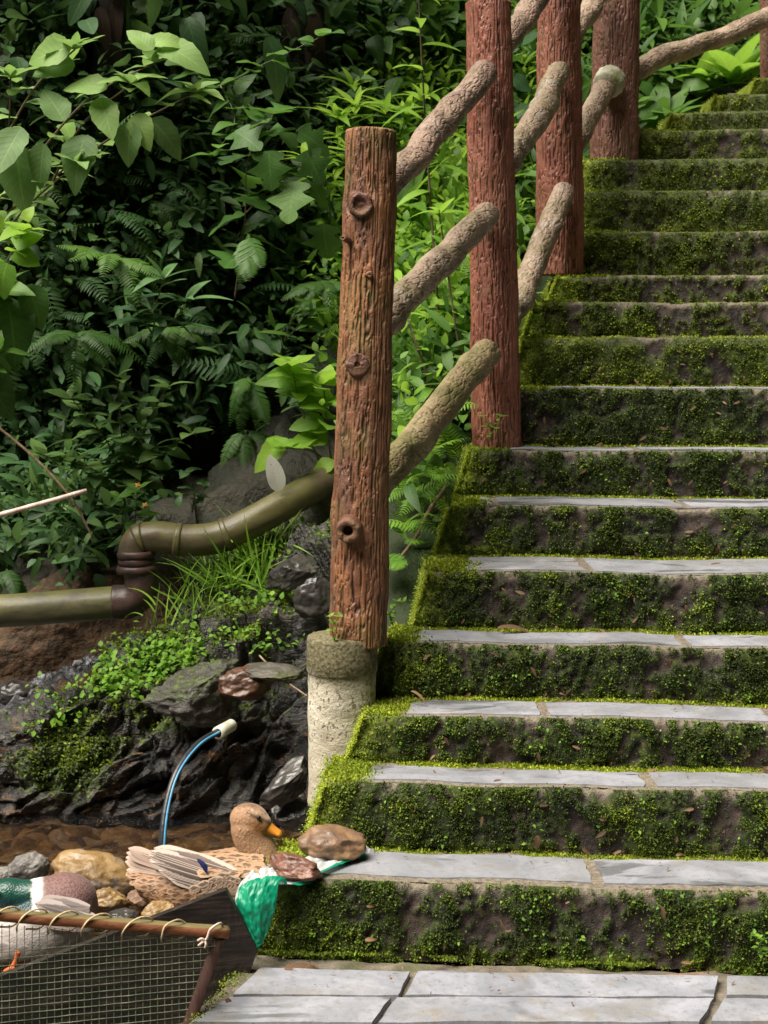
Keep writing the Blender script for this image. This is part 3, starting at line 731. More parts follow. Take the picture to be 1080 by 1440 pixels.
# ------------------------------------------------------------------ terrain
def upsample(Cg, nu, nv):
    """control grid rows x cols x 3 -> nu x nv x 3"""
    A = np.stack([smooth_path_u(Cg[:, j], nu) for j in range(Cg.shape[1])], 1)
    return np.stack([smooth_path_u(A[i], nv) for i in range(nu)], 0)
def smooth_path_u(pts, n):
    pts = np.asarray(pts, float); k = len(pts); t = np.linspace(0, k-1, n)
    m = np.gradient(pts, axis=0); i = np.clip(np.floor(t).astype(int), 0, k-2); s = (t-i)[:, None]
    return (2*s**3-3*s**2+1)*pts[i]+(s**3-2*s**2+s)*m[i]+(-2*s**3+3*s**2)*pts[i+1]+(s**3-s**2)*m[i+1]
def grid_normals(Gd):
    a = np.gradient(Gd, axis=0); b = np.gradient(Gd, axis=1); n = np.cross(a, b)
    n = nrmz(n); 
    flip = np.where(n[..., 1:2] > 0, -1, 1); return n*flip
# rocky bank beside the pool
bank_cols = [(-420, 1150, 5.0), (-180, 1100, 5.0), (-60, 1060, 5.0), (20, 1030, 5.02), (80, 1000, 5.05), (140, 958, 5.1), (190, 925, 5.2), (240, 892, 5.3), (290, 845, 5.42), (335, 800, 5.55), (390, 752, 5.7), (440, 712, 5.85), (490, 660, 5.95), (560, 610, 6.0), (640, 580, 6.05)]
rows = []
for (px, py, D) in bank_cols:
    r = P(px, py+(10 if 200 < px < 300 else 4), D); w = P(px, 1166, 4.84)
    if px > 430: w = w+np.array([0, -.1, 0])
    c = []
    xx = lambda d: (px-540)/F*d
    for f, zf in ((-.03, None), (0, 0), (.16, .34), (.34, .55), (.62, .78), (1, 1)):
        d = w[1]+(r[1]-w[1])*f
        z = -.3 if zf is None else r[2]*zf
        c.append((xx(d), d, z))
    c.append((xx(r[1]+.28), r[1]+.28, r[2]-.12)); c.append((xx(r[1]+.5), r[1]+.5, -.2))
    rows.append(c)
BK = upsample(np.array(rows).transpose(1, 0, 2), 330, 420)
BN = grid_normals(BK)
q = BK.reshape(-1, 3); 
al = q[:, 0]*.80+q[:, 2]*.60; pe = -q[:, 0]*.60+q[:, 2]*.80
wq = .12*np.stack([noise(q*3), noise(q*3+9), noise(q*3+31)], 1)
al = al+wq[:, 0]; pe = pe+wq[:, 1]
s1 = ridged(np.stack([al*2.2, pe*7, q[:, 1]*3], 1), 3)
s2 = ridged(np.stack([al*5, pe*22, q[:, 1]*6], 1), 3)
b1_ = lambda z: fbm(z, 2); b1 = fbm(q*2.6+3, 4); b2 = fbm(q*14, 4)
fade = sstep(-.05, .1, q[:, 2])
fq = np.stack([al*1.0, pe*2.6, q[:, 1]*1.2], 1)
def facets(fq, n, seed, tiltv):
    r = np.random.default_rng(seed); S = fq[r.choice(len(fq), n)]+r.normal(0, .02, (n, 3)); off = r.uniform(-1, 1, n); tv = r.normal(0, 1, (n, 3)); out = np.zeros(len(fq))
    for a in range(0, len(fq), 6000):
        c = fq[a:a+6000]; d2 = ((c[:, None]-S[None])**2).sum(2); i = d2.argmin(1); out[a:a+6000] = off[i]+tiltv*np.einsum('ij,ij->i', c-S[i], tv[i])
    return out
f1 = facets(fq+.05*np.stack([b1_(q*4), b1_(q*4+7), b1_(q*4+13)], 1), 170, 5, 9); f2 = facets(fq, 900, 6, 14)
disp = (.02*s1+.010*s2+.06*b1+.012*b2+.024*f1+.013*f2)
# stepped ledges
led = pe*5.5+.8*b1; led = led-np.floor(led); disp += .04*(sstep(0, .75, led)-sstep(.78, 1, led))
bankP = q+BN.reshape(-1, 3)*(disp*(.45+.55*fade))[:, None]
nz = grid_normals(bankP.reshape(BK.shape)).reshape(-1, 3)
pxv = 540+F*bankP[:, 0]/bankP[:, 1]; pyv = YH+F*(HC-bankP[:, 2])/bankP[:, 1]
up = nz[:, 2]
mb = sstep(.3, .9, up+.7*fbm(q*3.2+50, 3))*sstep(1130, 920, pyv)*1.0+.14
mb += .65*np.exp(-(((pxv-90)/85)**2+((pyv-1080)/55)**2)) - .5*np.exp(-(((pxv-330)/90)**2+((pyv-1080)/80)**2))
mb += .3*sstep(870, 800, pyv)*sstep(200, 260, pxv)
dry = np.clip(1.1*np.exp(-(((pxv-285)/80)**2+((pyv-965)/45)**2))+.9*sstep(900, 840, pyv)*sstep(-.3, .5, b1)+.5*np.exp(-(((pxv-400)/50)**2+((pyv-800)/80)**2)), 0, 1)
bank = tag(obj('rock_bank', bankP, gridq(330, 420), None, WETROCK, None, None, {'moss': mb, 'dry': dry, 'strata': np.clip(s1*.5+.5, 0, 1)*sstep(930, 1020, pyv)}), kind='structure')

# hillside behind (goes on up behind the trees)
hcols = {
 -700: [(1010,5.9),(960,6.05),(900,6.3),(800,6.6),(620,7.0),(450,6.7),(200,7.0),(-150,7.6),(-800,9)],
 -250: [(1000,5.85),(940,6.0),(885,6.15),(800,6.5),(620,7.0),(450,6.8),(200,7.0),(-100,7.6),(-700,9)],
 0: [(990,5.8),(930,5.95),(875,6.1),(790,6.5),(640,7.1),(450,6.9),(200,7.1),(-100,7.7),(-600,9.2)],
 150: [(975,5.75),(925,5.9),(865,6.1),(790,6.5),(640,7.2),(450,7.1),(200,7.3),(-100,8.0),(-600,9.4)],
 300: [(920,5.7),(880,5.85),(830,6.1),(750,6.6),(610,7.3),(440,7.4),(200,7.7),(-100,8.4),(-600,9.8)],
 440: [(800,5.6),(760,5.85),(710,6.2),(640,6.7),(540,7.3),(400,7.8),(200,8.4),(-80,9.1),(-600,10.2)],
 560: [(960,4.5),(880,4.75),(800,5.05),(720,5.4),(640,5.9),(470,7.0),(250,8.4),(-50,9.6),(-600,10.8)],
 640: [(840,4.9),(780,5.1),(720,5.35),(660,5.6),(580,6.1),(430,7.1),(230,8.7),(-50,10),(-600,11.2)],
 720: [(680,5.4),(640,5.65),(600,5.9),(550,6.2),(480,6.7),(380,7.5),(200,9.0),(-60,10.4),(-600,11.4)],
 800: [(500,6.1),(470,6.3),(430,6.6),(390,6.9),(330,7.3),(260,7.9),(150,9.3),(-60,10.7),(-600,11.8)],
 900: [(350,6.9),(330,7.1),(300,7.4),(270,7.7),(230,8.2),(180,8.8),(100,9.9),(-60,11),(-600,12)],
 1000: [(260,7.7),(245,7.9),(228,8.15),(210,8.4),(185,8.8),(150,9.3),(70,10.2),(-80,11.2),(-600,12)],
 1150: [(220,8.5),(205,8.8),(190,9.1),(170,9.4),(140,9.9),(100,10.3),(30,10.9),(-90,11.5),(-600,12.2)],
 1500: [(220,8.6),(205,8.9),(190,9.2),(170,9.5),(140,10.0),(100,10.4),(30,11.0),(-90,11.6),(-600,12.3)],
 2300: [(220,8.6),(205,8.9),(190,9.2),(170,9.5),(140,10.0),(100,10.4),(30,11.0),(-90,11.6),(-600,12.3)]}
hk = list(hcols); Cg = np.array([[P(px, py, D) for (py, D) in hcols[px]] for px in hk]).transpose(1, 0, 2)
# resample columns evenly in px before smoothing
HU, HV = 230, 330
Ag = np.stack([smooth_path_u(Cg[:, j], HU) for j in range(Cg.shape[1])], 1)
pxs = np.linspace(hk[0], hk[-1], HV)
HG = np.zeros((HU, HV, 3))
for k, px in enumerate(pxs):
    j = min(np.searchsorted(hk, px, 'right')-1, len(hk)-2); s = (px-hk[j])/(hk[j+1]-hk[j]); s = s*s*(3-2*s) if False else s
    HG[:, k] = Ag[:, j]*(1-s)+Ag[:, j+1]*s
HN = grid_normals(HG)
q = HG.reshape(-1, 3)
hb = fbm(q*1.3, 5); hpx = 540+F*q[:, 0]/q[:, 1]; hpy = YH+F*(HC-q[:, 2])/q[:, 1]
right = sstep(480, 600, hpx)
hd = (.22*hb+.05*ridged(q*3, 3))*(1-.8*right)*sstep(0, 40, np.repeat(np.arange(HU), HV)+8)
hillP = q+HN.reshape(-1, 3)*hd[:, None]
red = sstep(840, 880, hpy+25*fbm(q*5, 3))*sstep(330, 250, hpx)
tag(obj('hillside', hillP, gridq(HU, HV), None, SOIL, None, None, {'red': red, 'green': np.clip(right*.7+.15, 0, 1)}), kind='structure')
HP3 = hillP.reshape(HU, HV, 3)

# stream running down the gully, pool and its bed
def stream_mat():
    t = NT('white_water'); v = t.map((9, 3.5, 9), (0, 0, .5)); n1 = t.noise(2.2, 7, .65, 1.2, v); n2 = t.noise(7, 5, .6, .5, v)
    c = t.ramp(t.math('ADD', t.math('MULTIPLY', n1, .7), t.math('MULTIPLY', n2, .3)), [(.44, (.02, .018, .02)), (.53, (.1, .1, .11)), (.62, (.38, .38, .42)), (.74, (.7, .7, .75))])
    return t.end(t.prin(c, .18, t.bump(t.math('ADD', n1, n2), .8, .02), .6))
nr = [P(190, 925, 5.62), P(125, 962, 5.42), P(60, 1000, 5.34), (P(0, 1040, 5.28)), P(-150, 1095, 5.2)]
fr_ = [P(190, 915, 5.9), P(130, 938, 5.8), P(60, 964, 5.7), (P(0, 990, 5.62)), P(-150, 1030, 5.55)]
SG = np.stack([smooth_path_u(np.array([a, a*.5+b*.5, b]), 60) for a, b in zip(smooth_path_u(nr, 160), smooth_path_u(fr_, 160))], 0)
sq = SG.reshape(-1, 3); sq = sq+np.array([0, 0, 1])*(.035*ridged(sq*np.array([6, 6, 6]), 4)+.03*fbm(sq*3, 3))[:, None]
tag(obj('stream', sq, gridq(160, 60), None, stream_mat()), kind='structure')
def pool_shape(n1, n2):
    U = np.linspace(0, 1, n1); out = []
    for u in U:
        y = 3.50+u*(4.75-3.50)
        xr = -.345 if y < 3.72 else (-.21 if y < 4.2 else -.16)
        xr = -.37 if y < 3.6 else xr
        for w in np.linspace(0, 1, n2): xx = -3.4+w*(xr+3.4); y0 = 3.552+.217*(xx+.372)+.035; out.append((xx, y0+u*(5.0-y0), 0))
    return np.array(out)
PW = pool_shape(60, 80); PW[:, 2] = -.004
def water_mat():
    t = NT('pool_water'); n1 = t.noise(1.6, 4, .55, .8, t.map((4, 17, 5))); n2 = t.noise(2.6, 3, .5, .4, t.map((11, 44, 10)))
    b = t.bump(t.math('ADD', t.math('MULTIPLY', n1, 1.), t.math('MULTIPLY', n2, .5)), 1., .09)
    g = t.n('ShaderNodeBsdfGlossy'); g.inputs['Roughness'].default_value = .04; g.inputs['Color'].default_value = (.95, .95, 1, 1); t.put(g.inputs['Normal'], b)
    tr = t.n('ShaderNodeBsdfTransparent'); tr.inputs['Color'].default_value = (.9, .8, .64, 1)
    fz = t.n('ShaderNodeFresnel'); fz.inputs['IOR'].default_value = 1.36; t.put(fz.inputs['Normal'], b)
    m = t.n('ShaderNodeMixShader'); t.t.links.new(fz.outputs[0], m.inputs[0]); t.t.links.new(tr.outputs[0], m.inputs[1]); t.t.links.new(g.outputs[0], m.inputs[2])
    return t.end(m.outputs[0])
tag(obj('pool_water', PW, gridq(60, 80), None, water_mat()), kind='structure')
def bed_mat():
    t = NT('stream_bed'); wv = t.n('ShaderNodeVectorMath', operation='ADD'); t.put(wv.inputs[0], t.oc()); nv = t.n('ShaderNodeTexNoise'); t.put(nv.inputs['Vector'], t.oc()); nv.inputs['Scale'].default_value = 14; sc_ = t.n('ShaderNodeVectorMath', operation='SCALE'); t.put(sc_.inputs[0], nv.outputs[1]); sc_.inputs['Scale'].default_value = .09; t.put(wv.inputs[1], sc_.outputs[0])
    v = t.vor(19, 'F1', wv.outputs[0], 1); n = t.noise(6, 6); vd = t.vor(19, 'DISTANCE_TO_EDGE', wv.outputs[0])
    vv = t.sep(v)[0]
    c = t.ramp(t.math('ADD', t.math('MULTIPLY', vv, .5), t.math('MULTIPLY', n, .5)), [(.3, (.05, .03, .016)), (.47, (.14, .085, .042)), (.6, (.23, .15, .075)), (.75, (.2, .16, .125))])
    c = t.mix(t.rng(vd, .0, .1, .4, 0), c, (.05, .03, .016))
    return t.end(t.prin(c, .5, t.bump(t.math('ADD', vd, n), .8, .02), .4))
PB = pool_shape(120, 160); nbk = fbm(PB*5, 4); PB[:, 2] = -.038+.024*nbk+.012*noise(PB*14)
sk = PB[:160].copy(); sk[:, 2] = -.72
tag(obj('stream_bed', np.concatenate([PB, sk]), np.concatenate([gridq(120, 160), np.stack([np.arange(159), np.arange(1, 160), 120*160+np.arange(1, 160), 120*160+np.arange(159)], 1)[:, ::-1]]), None, bed_mat()), kind='structure')

# ------------------------------------------------------------------ stones
import bmesh
def ico(sub):
    bm = bmesh.new(); bmesh.ops.create_icosphere(bm, subdivisions=sub, radius=1)
    V = np.array([v.co for v in bm.verts]); T = np.array([[v.index for v in f.verts] for f in bm.faces]); bm.free(); return V, T
ICO5 = ico(5); ICO4 = ico(4); ICO3 = ico(3)
def rock(px, py, D, w, h, label, mat, seed, dr=.8, cuts=9, tilt=0., name='rock', group=None, rough=.06, sub=None, cmin=.62):
    r = np.random.default_rng(seed); V, T = (sub or ICO5); V = V.copy()
    for k in range(cuts):
        n = nrmz(r.normal(size=3)); c = r.uniform(cmin, .9); s = V@n; ex = np.clip(s-c, 0, None); V = V-n*(ex*.92)[:, None]
    V += V*(.13*fbm(V*1.6+seed*3, 3)+rough*fbm(V*5+seed, 4))[:, None]
    lo = V.min(0); hi = V.max(0); V = (V-(lo+hi)/2)/(hi-lo)
    sc = np.array([w/F*D, w*dr/F*D, h/F*D])
    ca, sa = math.cos(tilt), math.sin(tilt)
    if tilt:
        V = V*sc; V = np.stack([V[:, 0]*ca-V[:, 2]*sa, V[:, 1], V[:, 0]*sa+V[:, 2]*ca], 1)
    else: V = V*sc
    c = P(px, py, D)
    return tag(obj(name, V+c, None, T, mat, None, c-[0, 0, h*.5/F*D], {'moss': .24+.25*(V[:, 2] > 0)*(mat is WETROCK)+0*V[:, 0], 'dry': .55+0*V[:, 0], 'strata': 0*V[:, 0]}), label, 'rock', group)
R_DARK = simple('rock_dark_wet', [(.3, (.015, .014, .014)), (.5, (.05, .045, .042)), (.7, (.11, .1, .09))], 9, .3, 40, .7)
R_GREY = simple('rock_grey', [(.3, (.06, .056, .052)), (.5, (.14, .13, .12)), (.7, (.24, .22, .2))], 9, .5, 60, .8, extra=(5, .5, .65, (.12, .09, .04), .6))
R_BANK = simple('rock_bank_stone', [(.3, (.02, .018, .015)), (.5, (.075, .065, .052)), (.7, (.16, .14, .115))], 8, .55, 60, .9, extra=(7, .5, .62, (.05, .065, .014), .8))
R_YEL = simple('rock_yellow', [(.3, (.1, .06, .025)), (.5, (.25, .155, .06)), (.7, (.36, .25, .12))], 7, .42, 70, .7, extra=(7, .52, .62, (.36, .3, .26), .85))
R_BRN = simple('rock_brown', [(.3, (.07, .045, .035)), (.48, (.19, .115, .07)), (.6, (.3, .18, .09)), (.75, (.24, .19, .19))], 10, .42, 70, .5)
R_RED = simple('rock_redbrown', [(.3, (.06, .025, .018)), (.5, (.17, .075, .05)), (.7, (.28, .15, .11))], 12, .4, 60, .7)
R_SOIL = simple('rock_rust', [(.3, (.03, .014, .009)), (.5, (.085, .04, .024)), (.7, (.16, .085, .05))], 8, .35, 50, .8)
rock(467, 1186, 3.83, 97, 47, 'smooth oval brown stone on the plastic sheet at the back of the lowest tread', R_BRN, 3, .75, 6, -.05, 'stone', rough=.02, cmin=.78)
rock(417, 1216, 3.70, 80, 31, 'angular red brown stone weighing the plastic sheet in front of the duck', R_RED, 15, .8, 12, -.15, 'stone', rough=.05, cmin=.55)
rock(135, 1228, 4.12, 128, 60, 'long yellow brown boulder with grey patch lying in the pool between the ducks', R_YEL, 21, .6, 6, -.22, 'stone', rough=.025, cmin=.75)
rock(40, 1222, 4.2, 62, 44, 'grey stone in the pool left of the yellow boulder', R_GREY, 8, .7, 9, .25, 'stone')
rock(5, 1232, 4.2, 40, 26, 'small pale stone at the left edge behind the green headed duck', R_GREY, 9, .7, 8, 0, 'stone')
rock(152, 1268, 3.9, 62, 44, 'yellowish wet stone just right of the dark maroon breast', R_YEL, 31, .8, 8, 0, 'stone')
rock(205, 1262, 3.98, 56, 30, 'wet brown stone in shallow water under the brown duck tail', R_BRN, 32, .8, 8, 0.1, 'stone')
rock(222, 1283, 3.84, 50, 32, 'small amber stone in the water beside the dark board', R_YEL, 33, .8, 8, .1, 'stone')
rock(172, 1290, 3.8, 46, 22, 'dark flat stone in the water just behind the cage rail', R_DARK, 34, .8, 8, 0, 'stone')
rock(272, 982, 4.84, 140, 92, 'rough grey brown boulder jutting from the bank above the hose', WETROCK, 41, .7, 14, .15, rough=.12, cmin=.5)
rock(386, 946, 4.72, 92, 26, 'flat dark slate stone with an orange edge high on the bank', R_BANK, 42, .7, 10, -.06, cmin=.6)
rock(345, 962, 4.74, 80, 52, 'dark red brown wet stone below the flat slate stone', R_SOIL, 43, .7, 10, .2)
rock(400, 1104, 4.52, 92, 46, 'smooth slanted dark slab shining with water beside the concrete pipe', R_DARK, 44, .6, 8, .62, cmin=.5)
rock(228, 903, 5.35, 80, 30, 'flat grey stone on top of the bank beside the leafy patch', WETROCK, 45, .7, 9, .05)
rock(408, 808, 5.2, 84, 44, 'dark pointed rock among the ferns below the drain pipe', R_DARK, 46, .7, 10, .5, cmin=.5)
rock(445, 840, 4.95, 70, 60, 'dark layered rock close to the left side of the near post', R_DARK, 47, .7, 10, .6, cmin=.5)
rock(66, 1000, 5.42, 55, 40, 'rusty red rock wet in the white water of the stream', R_SOIL, 48, .8, 8, .2)
rock(20, 985, 5.6, 80, 60, 'dark rounded rock behind the white water of the stream', R_DARK, 49, .8, 8, .1)
rock(130, 880, 6.15, 90, 70, 'rust coloured block of the bank under the straight pipe', R_SOIL, 50, .7, 12, .2, cmin=.5)
rock(50, 1132, 4.86, 90, 50, 'mossy dark rock at the left waterline of the pool', WETROCK, 51, .6, 9, .2)
rock(165, 1118, 4.9, 110, 50, 'dark wet rock ridge sloping into the pool left of the hose', WETROCK, 52, .5, 9, .6, cmin=.5)
rock(412, 1145, 4.55, 64, 46, 'dark wet rock in the corner below the concrete pipe', R_DARK, 53, .7, 9, -.3, cmin=.5)

# ------------------------------------------------------------------ hose with its plastic sleeve
HOSE = simple('hose_black', [(.3, (.012, .013, .016)), (.7, (.03, .032, .038))], 20, .35)
BLUE = simple('hose_blue', [(.3, (.05, .25, .5)), (.7, (.12, .42, .68))], 20, .35)
PVC = simple('pvc_white', [(.3, (.5, .48, .38)), (.7, (.7, .68, .58))], 15, .4, extra=(20, .55, .65, (.3, .27, .18), .5))
hp = smooth_path([P(322, 1022, 4.68), P(305, 1030, 4.6), P(276, 1049, 4.5), P(246, 1092, 4.4), P(233, 1140, 4.34), P(228, 1192, 4.3), P(228, 1226, 4.3)], 80)
hose = empty('hose', hp[-1], 'black garden hose with a blue stripe arching from the rock into the pool', 'hose')
V, Q, T = tube(hp, .0105, 16); obj('tube', V, Q, T, HOSE, hose)
T_, N_, B_ = frames(hp); sd = nrmz(np.array([.75, -.66, .2])-T_*(T_@np.array([.75, -.66, .2]))[:, None])
V, Q, T = tube(hp+sd*.0082, .0042, 10); obj('blue_stripe', V, Q, T, BLUE, hose)
d = nrmz(P(339, 1012, 4.74)-P(304, 1032, 4.6)); a = P(306, 1031, 4.6)
prof = [(.0135, .0), (.0195, 0), (.0195, .03), (.019, .085), (.0175, .088), (.012, .086)]
s = nrmz(np.cross(d, [0, 0, 1])); u = np.cross(s, d); A = np.linspace(0, 2*np.pi, 28, endpoint=False)
V = np.concatenate([a+d*h+(s[None]*np.cos(A)[:, None]+u[None]*np.sin(A)[:, None])*r for r, h in prof])
tag(obj('pipe_sleeve', V, gridq(len(prof), 28, True), None, PVC, None, a), 'short white plastic pipe sleeve holding the upper end of the hose', 'pipe')

# ------------------------------------------------------------------ drain pipe
def dp_mat(name, a, b, c_, moss):
    t = NT(name); n1 = t.noise(4, 6, .6); n2 = t.noise(50, 5, .6); n3 = t.noise(9, 5, .65, .6, t.map((1, 1, 2.5)))
    c = t.ramp(n3, [(.3, a), (.5, b), (.7, c_)])
    c = t.mix(t.rng(t.math('ADD', n1, t.math('MULTIPLY', t.normal_z(), .12)), .45, .66, 0, moss), c, (.15, .145, .035))
    c = t.mix(t.rng(n2, .6, .7, 0, .4), c, (.06, .05, .03))
    return t.end(t.prin(c, .42, t.bump(n2, .25, .004), .5))
DP = dp_mat('pipe_old', (.045, .042, .026), (.095, .09, .048), (.15, .135, .068), .75)
DPB = dp_mat('pipe_brown', (.042, .032, .023), (.085, .064, .042), (.13, .098, .057), .5)
DPD = simple('pipe_dark_rust', [(.3, (.015, .011, .011)), (.5, (.05, .03, .028)), (.7, (.1, .055, .045))], 10, .4)
drain = empty('drain_pipe', P(190, 880, 5.38), 'old mossy drain pipe with two bends crossing the gully above the rocks', 'pipe')
def seg(name, pts, r, mat, n=60, lab=None, rings=()):
    p = smooth_path(pts, n); V, Q, T = tube(p, r, 40, lambda L, a, rr: .0015*fbm(np.stack([np.cos(a).ravel()*2, np.sin(a).ravel()*2, (L*8).ravel()], 1), 3).reshape(L.shape))
    o = obj(name, V, Q, T, mat, drain, p[0]); 
    if lab: o['label'] = lab
    return o, p
seg('pipe_section', [P(-420, 870, 5.35), P(-200, 866, 5.35), P(0, 859, 5.36), P(178, 846, 5.38)], .058, DP, 50)
seg('elbow', [P(160, 847, 5.38), P(182, 845, 5.38), P(197, 832, 5.38), P(199, 812, 5.38), P(194, 792, 5.38)], .061, DPD, 40, 'blackened elbow')
for yy, rr in ((800, .072), (789, .066), (779, .070)):
    V, Q, T = tube([P(193, yy+5, 5.38), P(193, yy+3.5, 5.38), P(192, yy-3.5, 5.38), P(192, yy-5, 5.38)], [rr*.93, rr, rr, rr*.93], 40); obj('collar', V, Q, T, DPD, drain, P(192, yy, 5.38))
o_, up_ = seg('upper_pipe', [P(191, 790, 5.38), P(189, 776, 5.38), P(196, 760, 5.38), P(214, 756, 5.38), P(262, 760, 5.38), P(305, 756, 5.39), P(340, 741, 5.40), P(430, 692, 5.52), P(520, 645, 5.75)], .057, DPB, 150)
for k, f in enumerate((.085, .205, .365)):
    i = int(f*150); pp = up_[i-1:i+3]; V, Q, T = tube(pp, .0605, 40); obj('collar', V, Q, T, DPB, drain, pp[0])

STICK = simple('stick_pale', [(.3, (.42, .29, .25)), (.5, (.6, .46, .41)), (.7, (.72, .62, .56))], 14, .5, stretch=(3, 1, 1))
TWIG = simple('twig_brown', [(.3, (.1, .06, .035)), (.5, (.2, .13, .08)), (.7, (.32, .22, .14))], 30, .7)
def stick(name, pts, r, mat, label, cat='stick'):
    p = smooth_path(np.array(pts), 40); V, Q, T = tube(p, np.linspace(r*1.1, r*.8, 40), 10, lambda L, a, rr: .12*r*fbm(np.stack([np.cos(a).ravel(), np.sin(a).ravel(), (L*30).ravel()], 1), 3).reshape(L.shape))
    return tag(obj(name, V, Q, T, mat, None, p[0]), label, cat)
stick('bamboo_stick', [P(-240, 790, 4.7), P(-60, 741, 4.85), P(122, 690, 5.0)], .0095, STICK, 'pale pinkish bamboo stick poking in from the left over the dark gully')
stick('twig', [P(-60, 560, 5.0), P(0, 603, 5.0), P(60, 655, 5.0), P(103, 705, 5.0), P(131, 757, 5.02)], .0045, TWIG, 'thin dry twig hanging diagonally across the pale bamboo stick', 'twig')
stick('twig', [P(628, 683, 5.1), P(605, 715, 5.05), P(585, 755, 5.0), P(557, 792, 4.98)], .007, TWIG, 'bare curved brown stem leaning between near post and mossy steps', 'twig')
stick('twig', [P(880, 1380, 3.55), P(960, 1372, 3.58), P(1040, 1366, 3.6), P(1120, 1364, 3.61)], .0055, TWIG, 'thin brown twig lying at the foot of the lowest riser on the right', 'twig')
stick('twig', [P(365, 922, 4.85), P(390, 948, 4.75), P(432, 979, 4.55)], .003, TWIG, 'thin straw stalk leaning on the concrete pipe', 'twig')

# ------------------------------------------------------------------ dark board and wire cage
def wood_mat(name, cols, green=0., stretch=(2, 30, 30)):
    t = NT(name); n1 = t.noise(2.2, 7, .65, .6, t.map(stretch)); n2 = t.noise(90, 4)
    c = t.ramp(n1, [(.3, cols[0]), (.5, cols[1]), (.72, cols[2])])
    if green: c = t.mix(t.math('MULTIPLY', t.rng(t.normal_z(), .3, .8), green), c, (.14, .16, .07))
    return t.end(t.prin(c, .6, t.bump(t.math('ADD', n1, t.math('MULTIPLY', n2, .3)), .5, .004), .35))
W_DARK = wood_mat('wood_dark', [(.008, .006, .005), (.02, .014, .012), (.055, .038, .03)], 0, (3, 10, 40))
W_RED = wood_mat('wood_reddish', [(.1, .034, .016), (.26, .095, .045), (.36, .16, .085)], .7, (3, 40, 40))
W_POST = wood_mat('wood_post', [(.02, .01, .008), (.06, .028, .022), (.11, .06, .05)], 0, (30, 30, 3))
def bD(px): return 3.41+(px+100)*.00034
cols_ = np.concatenate([np.linspace(-420, 317, 90), np.linspace(318.5, 362, 16)])
fv = []; tp_ = lambda px: 1412-.3837*(px+100) if px <= 317 else 1252+(px-317)*83/45.
bt_ = lambda px: 1530 if px <= 296 else 1530-(px-296)*(1530-1337)/66.
m = 14
for back in (0, 1):
    for px in cols_:
        a = tp_(px); b = max(bt_(px), a+.5)
        for k in range(m):
            v = P(px, a+(b-a)*k/(m-1), bD(px)); v[1] += .024*back+ .0; fv.append(v)
fv = np.array(fv); fv[:, 1] += .0025*fbm(fv*np.array([3, 3, 40]), 3); n_ = len(cols_); h_ = n_*m
i = np.arange(n_-1)
Q = np.concatenate([gridq(n_, m), gridq(n_, m)[:, ::-1]+h_, np.stack([i*m, i*m+h_, (i+1)*m+h_, (i+1)*m], 1), np.stack([i*m+m-1, (i+1)*m+m-1, (i+1)*m+m-1+h_, i*m+m-1+h_], 1)])
board = obj('wooden_board', fv, Q, None, W_DARK, None, P(317, 1375, bD(317)), smooth=False)
tag(board, 'dark weathered plank board with slanted end standing between cage and lowest step', 'board')
cage = empty('wire_cage', P(290, 1560, 3.3), 'wire mesh cage front with a reddish wooden top rail in the lower left', 'cage')
V, Q, T = bar(P(-330, 1262, 3.12), P(321, 1311, 3.375), .028, .020, n=60, jit=.0012); obj('top_rail', V, Q, T, W_RED, cage)
V, Q, T = bar(P(309, 1318, 3.376), P(244, 1500, 3.32), .026, .03, up=(0, 1, 0), n=30, jit=.001); obj('corner_post', V, Q, T, W_POST, cage)
WIRE = simple('wire_green', [(.3, (.06, .085, .05)), (.5, (.14, .175, .115)), (.7, (.28, .3, .2))], 30, .45, spec=.5)
tl = P(-330, 1276, 3.13); tr = P(318, 1322, 3.365); ex = nrmz((tr-tl)*np.array([1, 1, 0])); wlen = (tr-tl)@ex; zt_ = tr[2]
def wpt(s, z):
    b = tl+ex*s; b = b.copy(); b[2] = z; return b
pr_top = np.array([309, 1318.]); pr_bot = np.array([244, 1500.])
def smax(z):                                    # arc length where the corner post stands at height z
    py = YH+F*(HC-z)/3.34; px = pr_top[0]+(py-pr_top[1])/(pr_bot[1]-pr_top[1])*(pr_bot[0]-pr_top[0])
    return (px+330)/(318+330)*wlen*1.0
ws = []; sp = .0158
r_ = .0009
nw = int(wlen/sp)
for k in range(nw):
    s0 = k*sp; zl = -.7; zh = zt_+(tl[2]-zt_)*(1-s0/wlen)
    # find where it meets the post
    for zz in np.linspace(zh, zl, 60):
        if smax(zz) < s0: zl = zz; break
    if zh-zl < .01: continue
    p = np.array([wpt(s0+.0008*noise(np.array([[k*3.1, zz*30, 0]]))[0], zz)+[0, -.002*noise(np.array([[k*.4, zz*7, 5]]))[0], 0] for zz in np.linspace(zh, zl, 14)])
    ws.append(tube(p, r_, 5, None, False))
zz = zt_+.02
while zz > -.7:
    L = min(smax(zz), wlen); s0 = 0
    p = np.array([wpt(s, zz+.0012*noise(np.array([[s*25, zz*40, 9]]))[0]) for s in np.linspace(0, L, 40)])
    p[:, 1] -= .0016
    ws.append(tube(p, r_, 5, None, False)); zz -= .0150
V, Q, T = joinm(ws); obj('wire_mesh', V, Q, T, WIRE, cage, tl)
TIE = simple('twine', [(.3, (.4, .3, .16)), (.5, (.55, .44, .27)), (.7, (.66, .58, .42))], 60, .7)
bar_y = lambda px: 1262+(px+330)/651*49; bar_d = lambda px: 3.12+(px+330)/651*.255
